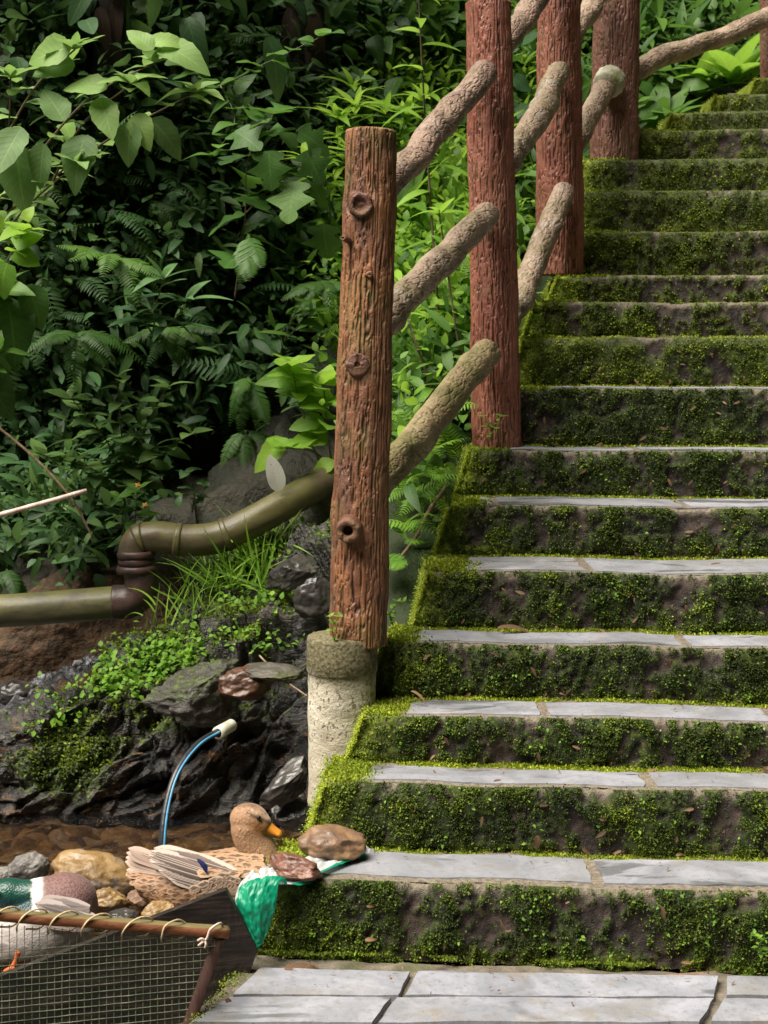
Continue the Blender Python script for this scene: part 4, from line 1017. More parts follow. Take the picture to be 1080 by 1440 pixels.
for k, px in enumerate((-36, 0, 38, 82, 128, 186, 236)):
    y = bar_y(px); dd = bar_d(px); j = rng.uniform(-3, 3)
    pts = [P(px-12+j, y+20, dd-.004), P(px-11+j, y+11, dd-.021), P(px-4, y-2, dd-.022), P(px+8, y-9.5, dd-.014), P(px+24-j, y-9, dd+.012), P(px+30, y+2, dd+.022), P(px+20, y+14, dd+.018), P(px-2, y+17, dd+.004)]
    V, Q, T = tube(smooth_path(pts, 36), .0020, 8); obj('tie', V, Q, T, TIE, cage, pts[0])
px = 292; y = bar_y(px); dd = bar_d(px)
pts = [P(px-10, y+17, dd-.02), P(px-2, y+12, dd-.022), P(px+4, y-2, dd-.022), P(px+14, y-9, dd-.012), P(px+20, y-8, dd+.015), P(px+16, y+8, dd+.02)]
parts = [tube(smooth_path(pts, 30), .0028, 8)]
for e in ((-14, 14), (-4, 24), (-13, 21)): parts.append(tube(smooth_path([P(px-4, y+14, dd-.022), P(px+e[0]*.6, y+e[1]*.8, dd-.026), P(px+e[0], y+e[1], dd-.024)], 10), .0026, 8))
V, Q, T = joinm(parts); o = obj('tie', V, Q, T, simple('twine_pink', [(.3, (.5, .36, .3)), (.7, (.7, .56, .48))], 60, .7), cage, pts[0]); o['label'] = 'pink knotted tie at the rail end'

# ------------------------------------------------------------------ plastic sheet under the stones
bagc = [[(472, 1196, 3.87), (505, 1196, 3.88), (534, 1200, 3.875)], [(440, 1208, 3.79), (475, 1205, 3.82), (512, 1207, 3.82)], [(405, 1216, 3.735), (440, 1221, 3.74), (478, 1222, 3.75)],
        [(370, 1224, 3.69), (405, 1231, 3.685), (442, 1236, 3.675)], [(347, 1234, 3.635), (372, 1238, 3.625), (396, 1241, 3.62)], [(332, 1262, 3.605), (358, 1268, 3.59), (388, 1268, 3.605)],
        [(341, 1292, 3.59), (359, 1298, 3.58), (380, 1296, 3.60)], [(351, 1316, 3.585), (361, 1321, 3.578), (371, 1318, 3.59)], [(359, 1331, 3.58), (361, 1334, 3.578), (363, 1333, 3.58)]]
BG = upsample(np.array([[P(*p) for p in r] for r in bagc]), 120, 60); bq = BG.reshape(-1, 3)
U, Vv = np.meshgrid(np.linspace(0, 1, 60), np.linspace(0, 1, 120)); U = U.ravel(); Vv = Vv.ravel()
bn = grid_normals(BG).reshape(-1, 3); cr = ridged(np.stack([U*3, Vv*9, 0*U], 1), 3)
bq = bq+bn*(.004+(.0045*cr)*sstep(.75, .35, Vv)+.0012*cr+.003*fbm(np.stack([U*9, Vv*20, 0*U], 1), 3))[:, None]
green = np.maximum(sstep(.46, .52, Vv+.05*(U-.5))*sstep(.04, .2, U+.3*sstep(.45, .6, Vv)-.25+.06*cr), sstep(.86, .9, U)*sstep(.02, .1, Vv)*sstep(.5, .4, Vv))
def bag_mat():
    t = NT('plastic_sheet'); g = t.attr('green'); n = t.noise(30, 4)
    c = t.mix(t.rng(g, .4, .6), t.ramp(n, [(.3, (.5, .53, .53)), (.6, (.66, .68, .69))]), t.ramp(n, [(.3, (.0, .24, .13)), (.65, (.015, .36, .2))]))
    p = t.prin(c, .3, t.bump(t.noise(40, 5, .6, 1), .25, .01), .5); tr = t.n('ShaderNodeBsdfTranslucent'); t.put(tr.inputs[0], c)
    m = t.n('ShaderNodeMixShader'); m.inputs[0].default_value = .3; t.t.links.new(p, m.inputs[1]); t.t.links.new(tr.outputs[0], m.inputs[2]); return t.end(m.outputs[0])
tag(obj('plastic_sheet', bq, gridq(120, 60), None, bag_mat(), None, P(400, 1236, 3.68), {'green': green}), 'crumpled white and green plastic sheet hanging over the corner of the lowest step', 'plastic sheet')
# ------------------------------------------------------------------ ducks
def union(parts, voxel, it=5):
    V, Q, T = joinm(parts); me = mesh('tmp', V, Q, T); o = bpy.data.objects.new('tmp', me); COL.objects.link(o)
    r = o.modifiers.new('r', 'REMESH'); r.mode = 'VOXEL'; r.voxel_size = voxel; r.use_smooth_shade = True
    s = o.modifiers.new('s', 'SMOOTH'); s.iterations = it; s.factor = .5
    dg = bpy.context.evaluated_depsgraph_get(); e = o.evaluated_get(dg); m = e.to_mesh()
    n = len(m.vertices); v = np.zeros(n*3); m.vertices.foreach_get('co', v); nn = np.zeros(n*3); m.vertices.foreach_get('normal', nn)
    Qs = np.array([list(p.vertices) for p in m.polygons if len(p.vertices) == 4]); Ts = [list(p.vertices) for p in m.polygons if len(p.vertices) == 3]
    e.to_mesh_clear(); bpy.data.objects.remove(o); bpy.data.meshes.remove(me)
    return v.reshape(-1, 3), nn.reshape(-1, 3), Qs, (np.array(Ts) if Ts else None)
def loft(pts, D, n=60, sides=28):
    """pts: (px, py, half height px, half width px[, dD])"""
    a = np.array([(*P(p[0], p[1], D+(p[4] if len(p) > 4 else 0)), p[2]/F*D, p[3]/F*D) for p in pts]); s = smooth_path(a, n)
    return tube(s[:, :3], s[:, 3], sides, None, True, s[:, 4])
def ell(px, py, D, rx, rz, ry, tilt=0):
    V, T = ICO4; c = P(px, py, D); k = D/F
    v = V*np.array([rx*k, ry*k, rz*k]); ca, sa = math.cos(tilt), math.sin(tilt)
    v = np.stack([v[:, 0]*ca+v[:, 2]*sa, v[:, 1], -v[:, 0]*sa+v[:, 2]*ca], 1)
    return v+c, None, T
def topx(V): return 540+F*V[:, 0]/V[:, 1], YH+F*(HC-V[:, 2])/V[:, 1]
def down_mat(name, sp_scale, sp_amt, dark):
    t = NT(name); c = t.attr('Col', 'Color'); n = t.noise(sp_scale, 4, .6, .3); n2 = t.noise(260, 3)
    k = t.math('MULTIPLY', t.rng(n, .5, .62), t.attr('spk')); c = t.mix(t.math('MULTIPLY', k, sp_amt), c, dark)
    c = t.mix(t.rng(n2, .35, .7, 0, .3), c, (.5, .42, .34), 'MULTIPLY')
    return t.end(t.prin(c, .7, t.bump(t.math('ADD', n, n2), .5, .003), .25, Sheen_Weight=.25))
def feather_mat(name, edge, body, dark, shaft, pw=.55, var=.3):
    t = NT(name); s = t.sep(t.attr('luv', 'Vector')); u, v, w = s[0], s[1], s[2]; au = t.math('ABSOLUTE', u)
    m = t.math('ADD', t.math('POWER', au, 2.0), t.math('POWER', t.math('ABSOLUTE', t.math('SUBTRACT', v, .55)), 2.0))
    m = t.math('ADD', t.math('MULTIPLY', au, .9), t.math('MULTIPLY', t.math('ABSOLUTE', t.math('SUBTRACT', v, .5)), 1.1))
    k = t.rng(t.math('ADD', m, t.math('MULTIPLY', t.math('SUBTRACT', t.noise(120, 3), .5), .35)), pw-.12, pw+.06)
    c = t.mix(k, t.mix(w, dark, body), t.mix(w, edge, tuple(x*.8 for x in edge)))
    c = t.mix(t.rng(au, 0, .09, 1, 0), c, shaft)
    ba = t.math('SINE', t.math('MULTIPLY', t.math('ADD', v, t.math('MULTIPLY', au, .25)), 160))
    return t.end(t.prin(c, .6, t.bump(ba, .12, .002), .3))
def w_feather(v): return .27*min(1, (v*5)**.6)*(1-max(0, (v-.55)/.45)**2.6)**.8+.01
def w_quill(v): return .10*min(1, (v*3+.1)**.5)*(1-max(0, (v-.75)/.25)**2.4)**.9+.006
TP['feather'] = [leaf_tpl(w_feather, 7, 5, d, -.25, 0, s) for s, d in enumerate((.1, .2))]
TP['quill'] = [leaf_tpl(w_quill, 12, 5, d, -.35, 0, s) for s, d in enumerate((.06, .12))]
def leafpx(b, kind, p0, p1, D0, D1=None, var=None, wide=1., up=(0, -1, .35)):
    a = P(*p0, D0); c = P(*p1, D0 if D1 is None else D1); d = c-a; b.add(kind, a[None], d[None], np.array(up, float), np.linalg.norm(d), var, wide)

# --- the brown female
DF = 3.93
duck = empty('duck', P(300, 1282, DF), 'mottled brown female duck with orange bill sitting beside the dark board', 'duck')
parts = [loft([(178, 1226, 3, 14), (200, 1234, 13, 30), (232, 1246, 32, 40), (270, 1247, 42, 50), (312, 1242, 45, 52), (350, 1235, 42, 46), (376, 1230, 34, 38), (394, 1220, 22, 26), (404, 1217, 5, 8)], DF),
         loft([(356, 1240, 32, 36), (371, 1218, 29, 31), (365, 1200, 25.5, 26), (356, 1186, 24, 24), (350, 1171, 24, 23), (349, 1158, 23, 22), (351, 1150, 16, 17)], DF),
         ell(351, 1153, DF, 28, 23.5, 21, .25), ell(367, 1158, DF-.004, 15, 15, 15, .5)]
V, N, Q, T = union(parts, .0042)
x, y = topx(V)
tan = np.array([.36, .215, .125]); col = np.tile(tan, (len(V), 1))
def blend(m, c):
    global col
    col = col*(1-m[:, None])+np.array(c)*m[:, None]
neck = sstep(1215, 1185, y)*sstep(318, 330, x)
blend(neck, (.38, .22, .125))
blend(np.exp(-(((x-365)/13)**2+((y-1165)/11)**2))*.9, (.40, .17, .05))                   # rusty cheek
blend(sstep(1141, 1134, y+.12*(x-350))*.75, (.15, .085, .05))                            # dark crown
ln = np.exp(-((y-(1150+.42*(x-362)))/3.2)**2)*sstep(336, 348, x); blend(ln*.9, (.05, .03, .022))
br = np.exp(-((y-(1143+.38*(x-362)))/2.8)**2)*sstep(343, 352, x); blend(br*.85, (.5, .37, .25))
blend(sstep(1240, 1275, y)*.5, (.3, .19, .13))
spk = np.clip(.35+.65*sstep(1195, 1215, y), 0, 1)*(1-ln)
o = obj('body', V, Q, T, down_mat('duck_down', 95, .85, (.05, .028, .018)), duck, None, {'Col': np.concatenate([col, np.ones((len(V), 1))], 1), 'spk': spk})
FB = Leaves()
m = (x < 392) & (y > 1196) & (x > 195) & ~((y < 1212) & (x > 335))
cand = np.where(m)[0]; idx = rng.choice(cand, 2600)
tail = np.array([-1., 0, .04]); dn = np.array([-.75, 0, -.65])
front = sstep(340, 375, x[idx])[:, None]
d = tail*(1-front)+dn*front; d = d-N[idx]*np.einsum('ij,ij->i', d, N[idx])[:, None]; d = nrmz(d)+N[idx]*.10+rng.normal(0, .10, (len(idx), 3))
FB.add('feather', V[idx]+N[idx]*.0005, d, N[idx], (.027-.010*front[:, 0])*rng.uniform(.85, 1.15, len(idx)), rng.uniform(0, 1, len(idx)))
FB.build('body_feathers', feather_mat('feather_brown', (.36, .215, .125), (.12, .065, .04), (.045, .026, .018), (.2, .12, .07), .5), duck)
NB = Leaves(); cand = np.where((y < 1226) & (x > 318) & (y > 1134) & ~((x > 352) & (y < 1180)))[0]; idx = rng.choice(cand, 5200)
d = np.array([-.15, 0, -1.])-N[idx]*(N[idx]@np.array([-.15, 0, -1.]))[:, None]; d = nrmz(d)+N[idx]*.05+rng.normal(0, .12, (len(idx), 3))
NB.add('feather', V[idx]+N[idx]*.0004, d, N[idx], rng.uniform(.0045, .0075, len(idx)))
NB.build('neck_feathers', feather_mat('feather_neck', (.43, .255, .145), (.29, .16, .085), (.15, .08, .045), (.3, .175, .1), .36), duck)
F_PALE = feather_mat('feather_pale', (.54, .40, .33), (.28, .185, .14), (.17, .11, .085), (.52, .42, .35), .5)
F_GREY = feather_mat('feather_grey', (.56, .46, .40), (.16, .115, .10), (.075, .055, .05), (.5, .42, .36), .72)
F_SCALE = feather_mat('feather_scale', (.34, .24, .17), (.12, .075, .055), (.06, .04, .032), (.12, .08, .06), .62)
tl_ = Leaves()
for k in range(11):
    f = k/10; leafpx(tl_, 'quill', (262+10*f, 1226+20*f), (182-12*math.sin(f*3)+24*f*f+rng.uniform(-5, 5), 1192+62*f), DF-.045-.025*(1-abs(f-.5)), DF-.03+.012*f, rng.uniform(0, 1), .85)
tl_.build('tail_feathers', F_PALE, duck)
wg = empty('wing', P(330, 1250, DF-.1), None, None); wg.location = P(330, 1250, DF-.1)-np.array(duck.location); wg.parent = duck
wb = Leaves()
for k in range(16):
    f = k/15; leafpx(wb, 'quill', (338-22*f, 1240+22*f), (204+30*f*f+14*f+rng.uniform(-5, 5), 1196+46*f), DF-.112+.010*f, DF-.080-.02*f, rng.uniform(.1, .9), .66)
for k in range(4):
    leafpx(wb, 'quill', (332, 1226+3*k), (214+12*k, 1192+3*k), DF-.105, DF-.07, .8, .8)
wb.build('flight_feathers', F_GREY, wg)
wb = Leaves()
for k in range(260):
    px_, py_ = rng.uniform(268, 350), rng.uniform(1228, 1270)
    if abs((py_-1250)/20)+abs((px_-312)/42) > 1.05: continue
    leafpx(wb, 'feather', (px_+8, py_-1), (px_-7, py_+2+rng.uniform(-2, 2)), DF-.112-.012*(1-((py_-1248)/24)**2), None, rng.uniform(0, 1))
wb.build('scale_feathers', F_SCALE, wg)
wb = Leaves()
for k in range(5): leafpx(wb, 'quill', (292, 1219+2.4*k), (277+2*k, 1208+3*k), DF-.116, None, .5, 1.2)
wb.build('blue_patch', simple('feather_blue', [(.3, (.012, .016, .05)), (.7, (.03, .04, .16))], 40, .35), wg)
bk = Leaves()
for k in range(130):
    f = rng.uniform(0, 1); g = rng.uniform(0, 1); leafpx(bk, 'feather', (296+80*f, 1202+26*g), (274+78*f, 1201+27*g+rng.uniform(-2, 2)), DF-.045-.062*g-rng.uniform(0, .006), None, rng.uniform(0, 1), .95, (0, -.6, .8))
bk.build('back_feathers', feather_mat('feather_tan', (.38, .235, .135), (.14, .075, .045), (.05, .03, .02), (.2, .12, .07), .48), duck)
def bill(a, b, D, hw, hh, mat, parent, hook=2.):
    """bill from a to b (px): deep at the base, flattened and rounded at the tip"""
    n = 16; f = np.linspace(0, 1, n); pa = np.array(a, float); pb = np.array(b, float)
    pts = np.array([P(*(pa+(pb-pa)*t+np.array([0, -1.6*math.sin(t*3.1)*-1+hook*t*t*.0])), D) for t in f]); k = D/F
    r = hh*k*(1-.62*f)*np.sqrt(np.clip(1-(f-.86)/.14*(f > .86), .03, 1)); w = hw*k*(1-.12*np.sin(f*3.1))*np.sqrt(np.clip(1-(f-.86)/.14*(f > .86), .05, 1))
    Vb, Qb, Tb = tube(pts, r, 20, None, True, w); return obj('bill', Vb, Qb, Tb, mat, parent, pts[0])
BILL = simple('bill_orange', [(.3, (.5, .17, .02)), (.6, (.72, .29, .03)), (.8, (.62, .3, .06))], 16, .4, bs=40, bstr=.15)
bill((369, 1157), (397, 1174), DF-.003, 11, 9.5, BILL, duck)
EYE = simple('eye_dark', [(.3, (.008, .006, .005)), (.7, (.015, .012, .01))], 10, .12)
Ve, _, Te = ell(364, 1150, DF-.034, 3.2, 3.2, 3); obj('eye', Ve, None, Te, EYE, duck)

# --- the drake, cut by the left edge, head turned back
DM = 3.72
drake = empty('duck', P(50, 1345, DM), 'green headed drake with white collar and maroon breast behind the cage rail', 'duck')
parts = [loft([(-95, 1322, 8, 18), (-60, 1320, 26, 40), (-10, 1316, 42, 54), (45, 1306, 50, 58), (88, 1288, 50, 52), (116, 1274, 38, 40), (134, 1270, 18, 20)], DM),
         ell(92, 1263, DM, 44, 34, 42, .1), loft([(95, 1262, 30, 32), (66, 1256, 23, 25), (44, 1257, 20, 22), (20, 1259, 21, 22)], DM-.01),
         ell(14, 1259, DM-.01, 31, 24, 23, 0), ell(-12, 1263, DM-.01, 14, 12, 14)]
V, N, Q, T = union(parts, .0042); x, y = topx(V)
col = np.tile(np.array([.36, .33, .315]), (len(V), 1))
w1 = x+3*fbm(V*60, 3)
mar = sstep(56, 66, w1)*sstep(1306, 1288, y-.0*x+4*fbm(V*50, 3)); blend(mar, (.12, .05, .044))
blend(sstep(61, 56, w1)*sstep(1285, 1278, y)*sstep(36, 44, x), (.72, .68, .64))
hd_ = sstep(47, 43, w1)*sstep(1290, 1284, y)*sstep(-60, -40, x); blend(hd_, (.004, .055, .038))
blend(hd_*sstep(1256, 1270, y+4*fbm(V*30, 2))*.5, (.012, .02, .045))
def drake_mat():
    t = NT('drake_down'); c = t.attr('Col', 'Color'); n = t.noise(110, 3, .6); vv = t.vor(210, 'F1'); h = t.attr('head')
    c = t.mix(t.math('MULTIPLY', t.rng(vv, .25, .6), t.math('MULTIPLY', t.attr('spk'), .4)), c, (.3, .2, .19))
    c = t.mix(t.rng(n, .4, .7, 0, .25), c, (.4, .36, .34), 'MULTIPLY')
    r = t.rng(h, 0, 1, .7, .32)
    return t.end(t.prin(c, r, t.bump(t.math('ADD', n, vv), .35, .003), .4, Sheen_Weight=.1))
obj('body', V, Q, T, drake_mat(), drake, None, {'Col': np.concatenate([col, np.ones((len(V), 1))], 1), 'spk': mar, 'head': hd_})
FB = Leaves(); cand = np.where((mar < .3) & (hd_ < .1) & (x < 130) & (y > 1292))[0]; idx = rng.choice(cand, 600)
d = np.array([-1., 0, -.1])-N[idx]*(-N[idx][:, :1]); d = nrmz(d)+N[idx]*.08+rng.normal(0, .08, (len(idx), 3))
FB.add('feather', V[idx], d, N[idx], .036*rng.uniform(.8, 1.2, len(idx)))
FB.build('body_feathers', feather_mat('feather_palegrey', (.5, .46, .43), (.4, .36, .34), (.31, .28, .265), (.44, .4, .38), .6), drake)
F_DW = feather_mat('feather_drake_wing', (.33, .27, .25), (.15, .12, .115), (.08, .066, .064), (.2, .17, .16), .66)
wb = Leaves()
for k in range(9):
    f = k/8; leafpx(wb, 'quill', (138-6*f, 1294+10*f), (46+12*f, 1270+26*f), DM-.135+.01*f, DM-.10, .2+.6*f, 1.05)
for k in range(3): leafpx(wb, 'quill', (126, 1276+4*k), (52+6*k, 1264+3*k), DM-.125, DM-.09, .9, 1.0)
wb.build('wing', F_DW, drake)
bill((-14, 1261), (-44, 1268), DM-.012, 11, 9, simple('bill_yellow', [(.3, (.5, .36, .05)), (.7, (.7, .52, .1))], 16, .4), drake)
Ve, _, Te = ell(-4, 1254, DM-.052, 3.3, 3.3, 3); obj('eye', Ve, None, Te, EYE, drake)
FOOT = simple('foot_orange', [(.3, (.35, .07, .015)), (.7, (.5, .13, .025))], 20, .5)
fp = [loft([(26, 1338, 4, 4), (22, 1352, 3.5, 3.5), (16, 1362, 4, 4)], DM-.13, 14, 10)]
for e in (-16, -4, 8): fp.append(loft([(17, 1361, 3.4, 3.4), (17+e*.6, 1366, 3, 3), (16+e, 1372, 1.6, 1.6)], DM-.14, 12, 8))
V, Q, T = joinm(fp); obj('foot', V, Q, T, FOOT, drake)

# ------------------------------------------------------------------ vegetation
def hill_pick(pred, n, lift=(0, .2)):
    """random points on the hillside inside an image-independent part of it, with normals"""
    px, py = topx(hillP); w = np.clip(pred(px, py, hillP), 0, None)
    area = np.linalg.norm(np.cross(np.gradient(HP3, axis=0), np.gradient(HP3, axis=1)), axis=2).ravel(); w = w*area
    w = w*np.where((hillP[:, 1] < 8.75) & (px > 500), hillP[:, 0] < np.interp(hillP[:, 1], SD[:NST], STEPX)-.13, 1)
    i = rng.choice(len(hillP), n, p=w/w.sum()); nn = HN.reshape(-1, 3)[i]
    return hillP[i]+rng.normal(0, .03, (n, 3))+nn*(rng.uniform(*lift, n)**1.0)[:, None], nn, px[i], py[i]
def scatter(b, pts, nn, kind, size, var, cl=3, spread=.05, out=.8, dz=-.25, jit=.6):
    """sprigs of cl leaves at each point"""
    for c in range(cl):
        ok = (pts[:, 1] > 8.8) | (pts[:, 1] < 4.0) | (pts[:, 0] < np.interp(pts[:, 1], SD[:NST], STEPX)-.04-.5*size); pts, nn = pts[ok], nn[ok]
        k = len(pts); d = nn*out+np.array([0, 0, dz])+rng.normal(0, jit, (k, 3))
        b.add(kind, pts+rng.normal(0, spread, (k, 3)), d, np.array([0, -.35, 1.])+rng.normal(0, .35, (k, 3)), size*rng.uniform(.6, 1.3, k), var+rng.normal(0, .25, k))
inr = lambda a, b, x, s=30: sstep(a-s, a, x)*sstep(b+s, b, x)
gap = lambda h, f=1.6, o=0: np.clip(.25+1.5*fbm(h*f+o, 3), .0, 1)
hollow = lambda px, py: 1-.75*np.exp(-(((px-300)/170)**2+((py-640)/170)**2))-.5*np.exp(-(((px-190)/90)**2+((py-260)/70)**2))
clr = lambda px, py: ~((px > 230) & (px < 548+.12*np.clip(py-600, 0, 300)) & (py > 585))
U1 = Leaves()
p, n, x, y = hill_pick(lambda px, py, h: inr(-500, 490, px)*inr(-500, 850, py)*clr(px, py)*gap(h)*np.clip(hollow(px, py), .08, 1), 8200, (.0, .35)); scatter(U1, p, n, 'small', .062, .42, 4, .06)
p, n, x, y = hill_pick(lambda px, py, h: inr(-500, 490, px)*inr(-500, 800, py)*clr(px, py)*gap(h, 1.3, 9)*np.clip(hollow(px, py), .08, 1), 3600, (.05, .4)); scatter(U1, p, n, 'smallance', .11, .5, 4, .05)
p, n, x, y = hill_pick(lambda px, py, h: inr(-600, 490, px)*inr(-900, 330, py)*gap(h, 1.1, 20), 1500, (.1, .5)); scatter(U1, p, n, 'ovate', .13, .45, 3, .09)
p, n, x, y = hill_pick(lambda px, py, h: inr(-500, 480, px)*inr(-200, 780, py)*clr(px, py)*gap(h, 1.6, 30)*np.clip(hollow(px, py), .1, 1), 420, (.05, .3)); scatter(U1, p, n, 'frondlow', .26, .5, 2, .03, .9, -.2, .6)
tag(U1.build('undergrowth', L_DARK), kind='stuff')
U2 = Leaves()
p, n, x, y = hill_pick(lambda px, py, h: inr(470, 1300, px)*inr(-500, 900, py)*clr(px, py)*(py < np.where(px > 850, 200-.35*(px-850), 900))*gap(h, 1.6, 5), 4200, (.0, .3)); scatter(U2, p, n, 'small', .055, .5, 4, .06, .6, .1)
p, n, x, y = hill_pick(lambda px, py, h: inr(470, 1300, px)*inr(-500, 850, py)*clr(px, py)*(py < np.where(px > 850, 180-.35*(px-850), 850))*gap(h, 1.3, 15), 2300, (.05, .4)); scatter(U2, p, n, 'smallance', .12, .5, 4, .05, .6, .1)
p, n, x, y = hill_pick(lambda px, py, h: inr(480, 1400, px)*inr(-900, 210, py)*(py < 190-.35*np.clip(px-850, 0, 400))*gap(h, 1.1, 25), 1500, (.1, .5)); scatter(U2, p, n, 'ovate', .15, .45, 3, .09)
p, n, x, y = hill_pick(lambda px, py, h: inr(740, 1400, px)*inr(-900, 200, py)*(py < 150-.25*np.clip(px-850, 0, 400))*gap(h, 1.1, 29), 900, (.1, .4)); scatter(U2, p, n, 'lance', .30, .5, 4, .04, .5, .2)
tag(U2.build('undergrowth', L_MID), kind='stuff')
U3 = Leaves()
p, n, x, y = hill_pick(lambda px, py, h: inr(535, 690-.2*np.clip(py-420, 0, 400), px)*inr(150, 900, py)*clr(px, py)*gap(h, 1.8, 5), 2600, (.1, .4)); scatter(U3, p, n, 'small', .05, .5, 5, .06, .5, .3)
p, n, x, y = hill_pick(lambda px, py, h: inr(530, 690-.28*np.clip(py-420, 0, 400), px)*inr(150, 860, py)*clr(px, py)*gap(h, 1.4, 45), 420, (.05, .35)); scatter(U3, p, n, 'frondlow', .15, .5, 3, .03, .6, .25, .6)
p, n, x, y = hill_pick(lambda px, py, h: inr(530, 760-.3*np.clip(py-380, 0, 400), px)*inr(60, 760, py)*clr(px, py)*gap(h, 1.4, 55), 1500, (.1, .4)); scatter(U3, p, n, 'smallance', .12, .5, 4, .04, .5, .3)
tag(U3.build('undergrowth', L_BRIGHT), kind='stuff')

# ground cover, grass and moss on the rocky bank
def bank_pick(w, n):
    i = rng.choice(len(bankP), n, p=w/w.sum()); return bankP[i]+rng.normal(0, .006, (n, 3)), nz[i]
pat = np.exp(-(((pxv-190-(940-pyv)*1.3)/75)**2+((pyv-940)/34)**2)**1.5)+.5*np.exp(-(((pxv-330)/60)**2+((pyv-905)/20)**2))*(fbm(bankP*9, 2) > 0)
pat += .35*inr(330, 450, pxv)*inr(760, 900, pyv)*(fbm(bankP*7+4, 3) > .15)+.15*(np.exp(-(((pxv-75)/30)**2+((pyv-1000)/22)**2)))
b_ = Leaves(); p, n = bank_pick(pat, 3300); k = len(p)
b_.add('small', p+n*rng.uniform(.0, .05, k)[:, None]+[0, 0, .008], n*.3+rng.normal(0, .7, (k, 3))+[0, -.3, .2], np.array([0, -.5, 1.])+rng.normal(0, .3, (k, 3)), rng.uniform(.011, .025, k), rng.uniform(.1, .8, k), 1.25)
tag(b_.build('ground_cover', L_BRIGHT), kind='stuff')
b_ = Leaves(); p, n = bank_pick(np.clip(mb-.55, 0, 1)*(pyv < 1150)*(pxv > -60), 26000); k = len(p)
b_.add('tuft', p, n+rng.normal(0, .6, (k, 3)), np.array([0, -.3, 1.])+rng.normal(0, .4, (k, 3)), rng.uniform(.008, .016, k), .36+.2*fbm(p*6, 2)+rng.normal(0, .12, k)+.2*sstep(.3, .9, n[:, 2]))
tag(b_.build('moss', MOSS), kind='stuff')
b_ = Leaves()
for (cx, cy, D, cnt, L) in ((305, 822, 5.4, 60, 55), (345, 815, 5.4, 80, 62), (385, 785, 5.5, 70, 58), (268, 855, 5.3, 35, 50), (250, 878, 5.25, 20, 50), (365, 790, 5.5, 50, 55), (415, 760, 5.6, 30, 45)):
    k = cnt; o = P(cx, cy, D)+rng.normal(0, 1, (k, 3))*np.array([.06, .06, .02]); d = rng.normal(0, .55, (k, 3))+np.array([-.1, -.25, 1.])
    b_.add('blade', o, d, rng.normal(0, 1, (k, 3))+[0, -1, .5], L/F*D*rng.uniform(.6, 1.4, k), rng.uniform(.2, 1, k), 1.2)
tag(b_.build('grass', L_BRIGHT), kind='stuff')

# --- plants one can tell apart
STEMG = simple('stem_green', [(.3, (.07, .09, .03)), (.7, (.16, .19, .06))], 20, .5)
STEMB = simple('stem_brown', [(.3, (.06, .04, .025)), (.7, (.15, .1, .06))], 20, .6)
def plant(name, label, cat, stems, kind, mat, L, stemmat=STEMG, group=None, el=.25, ros=0, var=.5, wide=1., r=.005, extra=None, taper=.5):
    """stems: list of (path [(px,py,D)..], leaf count, first leaf fraction)"""
    root = empty(name, P(*stems[0][0][0]), label, cat, group); b = Leaves(); tb = []
    for (path, cnt, f0) in stems:
        pts = smooth_path([P(*q_) for q_ in path], 40); D = path[-1][2]; Lw = L/F*D
        tb.append(tube(pts, np.linspace(r, r*.4, 40), 7))
        az = rng.uniform(0, 6.28)
        for k in range(cnt):
            f = f0+(1-f0)*(k+.5)/max(cnt, 1); i = min(39, int(f*39)); az += 2.4
            e = el+.5*(f-.5)+rng.normal(0, .15); d = np.array([math.cos(az)*math.cos(e), math.sin(az)*math.cos(e)-.25, math.sin(e)])
            b.add(kind, pts[i][None], d, np.array([0, -.3, 1.])+rng.normal(0, .2, 3), Lw*(1-taper*max(0, f-.5))*rng.uniform(.75, 1.2), np.clip(var+.25*(f-.5)+rng.normal(0, .2), 0, 1), wide)
        for k in range(ros):
            az += 2.4; e = .25+.9*(k/max(1, ros))+rng.normal(0, .1); d = np.array([math.cos(az)*math.cos(e), math.sin(az)*math.cos(e)-.2, math.sin(e)])
            b.add(kind, pts[-1][None], d, np.array([0, -.3, 1.])+rng.normal(0, .15, 3), Lw*(1-.4*k/ros)*rng.uniform(.8, 1.15), np.clip(var+.2+rng.normal(0, .15), 0, 1), wide)
    if extra: extra(b)
    b.build('foliage', mat, root)
    V, Q, T = joinm(tb); obj('stem', V, Q, T, stemmat, root, P(*stems[0][0][0]))
    return root
def fern(label, px, py, D, n, L, mat, az=(3.3, 6.1), el=(-.2, .8), group='ferns on the shaded bank', var=.5):
    root = empty('fern', P(px, py, D), label, 'fern', group); kind = 'frond'
    for k in range(n):
        b = Leaves(); a = az[0]+(az[1]-az[0])*(k+.5)/n+rng.normal(0, .12); e = rng.uniform(*el)
        d = np.array([math.cos(a)*math.cos(e), math.sin(a)*math.cos(e), math.sin(e)])
        b.add(kind, P(px, py, D)[None], d, np.array([0, -.45, 1.]), L/F*D*rng.uniform(.8, 1.15), var+rng.normal(0, .15)); b.build('frond', mat, root)
def hero(b, D, lst, kind='ovate', wide=1.):
    for (x0, y0, x1, y1, v) in lst: leafpx(b, kind, (x0, y0), (x1, y1), D+rng.uniform(-.06, .06), D-.04+rng.uniform(-.06, .06), v, wide*rng.uniform(.9, 1.1), (rng.normal(0, .25), -1, .7+rng.normal(0, .2)))

